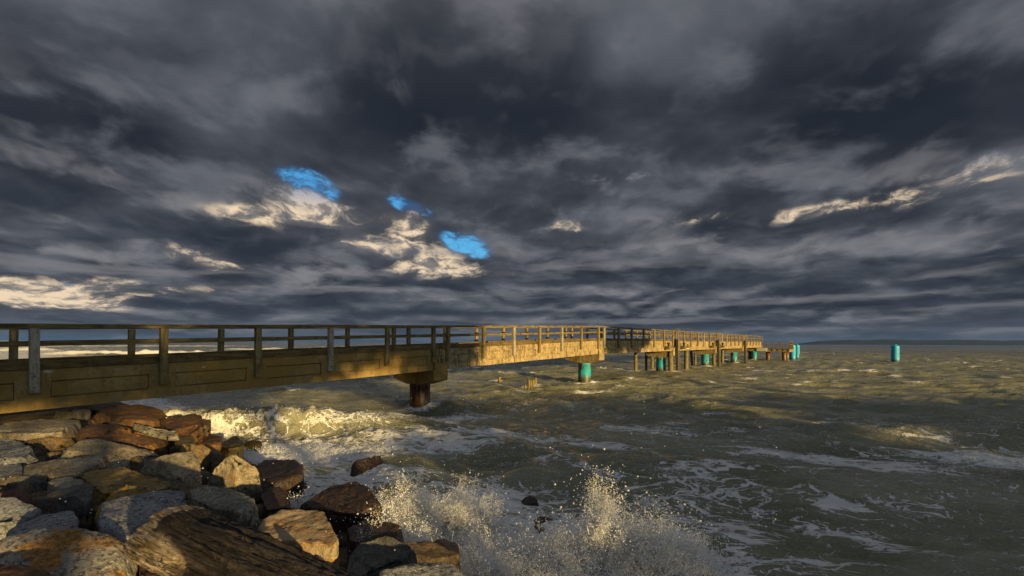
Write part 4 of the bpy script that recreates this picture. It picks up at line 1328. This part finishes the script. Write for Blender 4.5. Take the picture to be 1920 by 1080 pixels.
# ------------------------------------------------------------------ driftwood log
def build_log():
    m, g, bs, _ = new_mat('driftwood')
    c = obj_coord(g, False)
    ringed = g.noise(g.scale_vec(c, (0.9, 16.0, 16.0)), 2.2, 7, 0.68, 0.5)
    n2 = g.noise(c, 3.0, 6, 0.65, 0.5)
    n3 = g.noise(c, 22.0, 4, 0.6)
    bare = g.new('ShaderNodeAttribute', attribute_name='bare').outputs['Fac']
    bark = g.mix(g.step(ringed, 0.35, 0.65), (0.008, 0.006, 0.006), (0.060, 0.045, 0.037))
    pale = g.mix(g.step(ringed, 0.36, 0.6), (0.13, 0.085, 0.04), (0.52, 0.42, 0.31))
    pale = g.mix(g.step(n2, 0.55, 0.66, 0.0, 0.75), pale, (0.20, 0.13, 0.02))
    pale = g.mix(g.step(n3, 0.60, 0.70, 0.0, 0.8), pale, (0.03, 0.02, 0.012))
    mk = g.step(g.math('ADD', bare, g.math('MULTIPLY', g.math('SUBTRACT', n2, 0.5), 1.1)), 0.42, 0.58)
    g.put(bs.inputs['Base Color'], g.mix(mk, bark, pale))
    bs.inputs['Roughness'].default_value = 0.7
    crk = g.noise(g.scale_vec(c, (0.7, 7.0, 7.0)), 1.7, 5, 0.6, 0.4)
    bump(g, bs, g.math('ADD', g.math('ADD', ringed, g.math('MULTIPLY', n3, 0.25)), g.math('MULTIPLY', g.step(crk, 0.40, 0.52), 1.2)), 1.0, 0.05)
    a, b = at_y(318, 1000, 3.55), at_y(640, 1155, 2.75)
    ax = (b - a)
    L = ax.length
    nu, nv = 260, 200
    u = np.linspace(0, 1, nu)
    th = np.linspace(0, 2 * math.pi, nv, endpoint=False)
    U, T = np.meshgrid(u, th, indexing='ij')
    r0 = 0.215 * (1.0 - 0.10 * U) * (1 + 0.10 * np.exp(-((U - 0.05) / 0.12) ** 2))
    cx, cy = np.cos(T), np.sin(T)
    x = U * L
    r = r0 * (1 + 0.14 * fbm(x * 1.6, cx * 1.1, cy * 1.1, 2, 3))
    groove = 1 - np.abs(fbm(x * 1.1 + 0.5 * cy, cx * 3.6, cy * 3.6, 3, 14))
    r = r * (1 + 0.34 * (groove - 0.7) * (0.35 + 0.65 * sstep(U, 0.02, 0.22))) + 0.012 * fbm(x * 9, cx * 10, cy * 10, 3, 25)
    # a knot on the side that faces the camera
    kn = np.exp(-(((x - 0.62) / 0.13) ** 2 + ((np.angle(np.exp(1j * (T - 4.3)))) / 0.55) ** 2))
    r = r + 0.085 * kn + 0.03 * kn * np.sin(14 * np.sqrt(((x - 0.62) / 0.13) ** 2 + (np.angle(np.exp(1j * (T - 4.3))) / 0.55) ** 2 + 1e-3))
    # ragged, slanting broken end
    x = x + (1 - sstep(U, 0.0, 0.25)) * (0.10 * cx * 0.6 + 0.13 * cy + 0.05 * fbm(cx * 3, cy * 3, cx * 0, 3, 6) - 0.03)
    V = np.stack([x, r * cx, r * cy], -1).reshape(-1, 3)
    bare_a = (1 - sstep(U, 0.12, 0.55)) * 0.85 + 0.25 * kn
    bare_a = bare_a - 0.55 * sstep(cy, 0.15, 0.8) * sstep(U, 0.03, 0.10)
    idx = np.arange(nu * nv).reshape(nu, nv)
    F = np.stack([idx[:-1], np.roll(idx, -1, 1)[:-1], np.roll(idx, -1, 1)[1:], idx[1:]], -1).reshape(-1, 4)
    # close the broken end with rings towards its middle
    caps = 26
    rim = V[idx[0]]
    cen = rim.mean(0)
    VV, BB_, FF = [V], [bare_a.ravel()], [F]
    base = len(V)
    for k in range(1, caps + 1):
        f = 1 - k / caps * 0.995
        ring = cen + (rim - cen) * f
        e = ring[:, 1:] - cen[1:]
        ring = ring.copy()
        ring[:, 0] += -0.030 * (1 - f) + 0.022 * fbm(e[:, 0] * 26, e[:, 1] * 9, e[:, 0] * 0, 3, 8) - 0.05 * np.exp(-((e[:, 1] - 0.05) / 0.02) ** 2) * -0.6
        VV.append(ring); BB_.append(np.full(nv, 0.8))
        cur = base + (k - 1) * nv + np.arange(nv)
        prv = idx[0] if k == 1 else base + (k - 2) * nv + np.arange(nv)
        FF.append(np.stack([prv, cur, np.roll(cur, -1), np.roll(prv, -1)], -1))
    V = np.concatenate(VV); F = np.concatenate(FF); B = np.concatenate(BB_)
    o = mesh_np('driftwood_log', V, F, m, smooth=True)
    at_ = o.data.attributes.new('bare', 'FLOAT', 'POINT')
    at_.data.foreach_set('value', B.astype(np.float32))
    o.location = a
    xq = ax.normalized()
    zq = (Vector((0, 0, 1)) - xq * xq.z).normalized()
    yq = zq.cross(xq)
    o.rotation_euler = Matrix((xq, yq, zq)).transposed().to_euler()
    tag(o, 'gnarled dark driftwood log with a pale broken end lying on the boulders', 'log')
build_log()

# ------------------------------------------------------------------ spray
def mat_spray():
    m, g, bs, out = new_mat('spray_water')
    bs.inputs['Base Color'].default_value = (0.90, 0.90, 0.88, 1)
    bs.inputs['Roughness'].default_value = 0.35
    tr = g.new('ShaderNodeBsdfTranslucent')
    tr.inputs['Color'].default_value = (0.93, 0.92, 0.90, 1)
    mx = g.new('ShaderNodeMixShader')
    mx.inputs[0].default_value = 0.4
    g.l.new(bs.outputs[0], mx.inputs[1])
    g.l.new(tr.outputs[0], mx.inputs[2])
    g.l.new(mx.outputs[0], out.inputs[0])
    return m
SPRAY = mat_spray()
def point_group():
    ng = bpy.data.node_groups.new('drops', 'GeometryNodeTree')
    ng.interface.new_socket('Geometry', in_out='INPUT', socket_type='NodeSocketGeometry')
    ng.interface.new_socket('Geometry', in_out='OUTPUT', socket_type='NodeSocketGeometry')
    gi, go = ng.nodes.new('NodeGroupInput'), ng.nodes.new('NodeGroupOutput')
    mp = ng.nodes.new('GeometryNodeMeshToPoints')
    na = ng.nodes.new('GeometryNodeInputNamedAttribute')
    na.data_type = 'FLOAT'
    na.inputs['Name'].default_value = 'rad'
    sm = ng.nodes.new('GeometryNodeSetMaterial')
    sm.inputs['Material'].default_value = SPRAY
    ng.links.new(gi.outputs[0], mp.inputs['Mesh'])
    ng.links.new(na.outputs['Attribute'], mp.inputs['Radius'])
    ng.links.new(mp.outputs[0], sm.inputs['Geometry'])
    ng.links.new(sm.outputs[0], go.inputs[0])
    return ng
DROPS = point_group()
def drops(name, pos, rad, label):
    """every drop is a small sphere of water"""
    me = bpy.data.meshes.new(name)
    me.vertices.add(len(pos))
    me.vertices.foreach_set('co', np.asarray(pos, dtype=np.float32).ravel())
    a = me.attributes.new('rad', 'FLOAT', 'POINT')
    a.data.foreach_set('value', np.asarray(rad, dtype=np.float32))
    me.materials.append(SPRAY)
    me.update()
    o = bpy.data.objects.new(name, me)
    COL.objects.link(o)
    md = o.modifiers.new('drops', 'NODES')
    md.node_group = DROPS
    tag(o, label, 'splash', kind='stuff')
    return o

def splash(label, px, py, wide, deep, height, count, seed, lean=(0, 0), z0=0.0, rmul=1.0, prof=None, frq=4.0, thr=0.05, fling=0.12):
    """water thrown up from a strip of sea: torn sheets and threads of drops, thinning out upward"""
    rg = np.random.default_rng(seed)
    c = np.array(at_z(px, py, z0)[:])
    P, D = [], []
    got = 0
    for it in range(160):
        n = 60000
        s = rg.uniform(-1.25, 1.25, n)
        w = rg.random(n) ** 1.25
        pk = height * (np.exp(-(s / 0.62) ** 2) if prof is None else prof(s))
        pk = pk * (0.72 + 0.55 * pnoise(s * wide * 3.0, s * 0, s * 0 + seed, seed) + 0.22 * pnoise(s * wide * 11.0, s * 0, s * 0 + seed, seed + 1))
        z = w * np.maximum(pk, 0.02)
        yy = rg.normal(0, 0.5, n) * deep * (0.6 + 0.6 * w)
        x = s * wide * (1 + 0.30 * w)
        # threads rise outward: stretch the pattern along the flight path
        xs = x / (1 + 0.5 * w)
        wx = 0.25 * pnoise(x * 3, yy * 3, z * 3, seed + 5)
        wz = 0.25 * pnoise(x * 3 + 7, yy * 3, z * 3, seed + 6)
        r1 = 1 - np.abs(fbm((xs + wx) * frq, yy * frq, (z + wz) * frq * 0.55, 3, seed + 7, 0.6)) * 1.5
        dens = r1 - 0.55 - 0.30 * w + 0.35 * (1 - w) ** 2
        keep = rg.random(n) < np.clip((dens - thr) * 3.0, 0, 1) ** 1.5
        p = np.stack([x + lean[0] * w, yy + lean[1] * w, z], 1)[keep]
        dd = np.stack([s * 0.7 + lean[0], yy * 0, np.maximum(0.25, 1.1 - w)], 1)[keep]
        P.append(p); D.append(dd)
        got += len(p)
        if got > count:
            break
    P = np.concatenate(P)[:count]; D = np.concatenate(D)[:count]
    n = len(P)
    rr = np.exp(rg.normal(math.log(0.0025), 0.50, n)) * rmul
    # drops flung clear of the sheets
    k = int(n * fling * 0.35)
    ii = rg.integers(0, n, k)
    Q = P[ii] * np.array([1.12, 1.2, 1.10]) + rg.normal(0, 0.10, (k, 3)) * np.array([1, 1, 1]) * height
    Q[:, 2] = np.abs(Q[:, 2])
    P = np.concatenate([P, Q]) + c[None]
    D = np.concatenate([D, rg.normal(0, 1, (k, 3))])
    rr = np.concatenate([rr, np.exp(rg.normal(math.log(0.0048), 0.45, k)) * rmul])
    return drops('splash', P, np.minimum(rr, 0.014 * max(1, rmul)), label)

splash('tall white column of spray bursting up at the bottom of the picture', 1150, 1080, 0.75, 0.34, 1.95, 430000, 1, prof=lambda s: 0.36 + 0.66 * np.exp(-((s + 0.15) / 0.27) ** 2) + 0.22 * np.exp(-((s - 0.55) / 0.3) ** 2))
splash('sunlit fan of spray thrown up beside the large wet boulder', 825, 1010, 0.66, 0.28, 1.48, 240000, 2, lean=(0.08, 0), prof=lambda s: 0.66 + 0.36 * np.exp(-((s + 0.62) / 0.3) ** 2) + 0.12 * np.exp(-((s - 0.4) / 0.2) ** 2) - 0.25 * np.clip(s - 0.6, 0, 1))
splash('low churning white water between the two bursts of spray', 985, 1075, 1.30, 0.6, 0.80, 330000, 3, prof=lambda s: 0.60 + 0.40 * np.abs(s), thr=-0.08)
splash('scattered low spray on the seaward side of the tall column', 1275, 1060, 0.38, 0.35, 0.75, 26000, 4, lean=(0.15, 0.05), thr=0.12, fling=0.5)
splash('thin spray flung over the large dark wet boulder', 640, 950, 0.85, 0.35, 0.50, 16000, 5, z0=0.35, prof=lambda s: 0.9 + 0 * s, thr=0.18, fling=0.6)
splash('golden crest of spray tearing off the breaker under the pier', 480, 790, 2.6, 0.45, 0.66, 60000, 6, z0=0.30, rmul=1.7, frq=2.4, prof=lambda s: 0.55 + 0.5 * np.exp(-((s - 0.15) / 0.3) ** 2))
splash('white water lapping over the stones before the breaker', 560, 850, 1.7, 0.9, 0.22, 26000, 7, rmul=1.6, prof=lambda s: 1.0 + 0 * s, frq=2.5)
def strands(label, px, py, wide, deep, height, count, seed, prof, z0=0.0):
    """ropes and fingers of water thrown up with the spray"""
    rg = np.random.default_rng(seed)
    c = np.array(at_z(px, py, z0)[:])
    mb = MB()
    for k in range(count):
        s = rg.uniform(-1.1, 1.1)
        pk = height * float(prof(s)) * rg.uniform(0.35, 1.05)
        src = np.array([s * wide, rg.normal(0, 0.4) * deep, 0.0])
        vel = np.array([s * 0.35 + rg.normal(0, 0.18), rg.normal(0, 0.15), 1.0])
        f0 = rg.uniform(0.25, 0.8)
        f1 = min(1.05, f0 + rg.uniform(0.05, 0.16))
        n = 7
        pts, rad = [], []
        r0 = rg.uniform(0.003, 0.0085)
        for i in range(n):
            f = f0 + (f1 - f0) * i / (n - 1)
            wob = 0.035 * np.array([math.sin(7 * f + k), math.cos(5 * f + 2 * k), 0.0])
            q = src + vel * np.array([f * pk * 0.8, f * pk * 0.8, 0]) + np.array([0, 0, pk * (1 - (1 - f) ** 1.6)]) + wob
            pts.append(tuple(c + q)); rad.append(r0 * (0.35 + 0.9 * abs(math.sin(3.1 * i + k))) * (1.0 if i < n - 1 else 1.3))
        mb.tube(pts, rad, 5)
    o = mb.build('splash', SPRAY, smooth=True)
    tag(o, label, 'splash', kind='stuff')
strands('ropes of water in the tall column of spray', 1150, 1080, 0.75, 0.34, 1.40, 150, 31, lambda s: 0.42 + 0.62 * math.exp(-((s + 0.15) / 0.28) ** 2) + 0.25 * math.exp(-((s - 0.55) / 0.3) ** 2))
strands('ropes of water in the sunlit fan of spray', 825, 1010, 0.66, 0.28, 1.15, 90, 32, lambda s: 0.66 + 0.36 * math.exp(-((s + 0.62) / 0.3) ** 2))
strands('ropes of water in the low churning splash', 985, 1070, 1.25, 0.5, 0.85, 140, 33, lambda s: 0.85)
def build_specks():
    rg = np.random.default_rng(12)
    n = 700
    c = np.stack([rg.uniform(-5.5, 3.5, n), rg.uniform(4.5, 13.0, n), rg.random(n) ** 2 * 2.0 + 0.1], 1)
    c[:, 0] = np.minimum(c[:, 0], c[:, 1] * 0.55)
    drops('flying_drops', c, rg.uniform(0.003, 0.008, n), 'single white drops of spray flying in front of the pier')
build_specks()
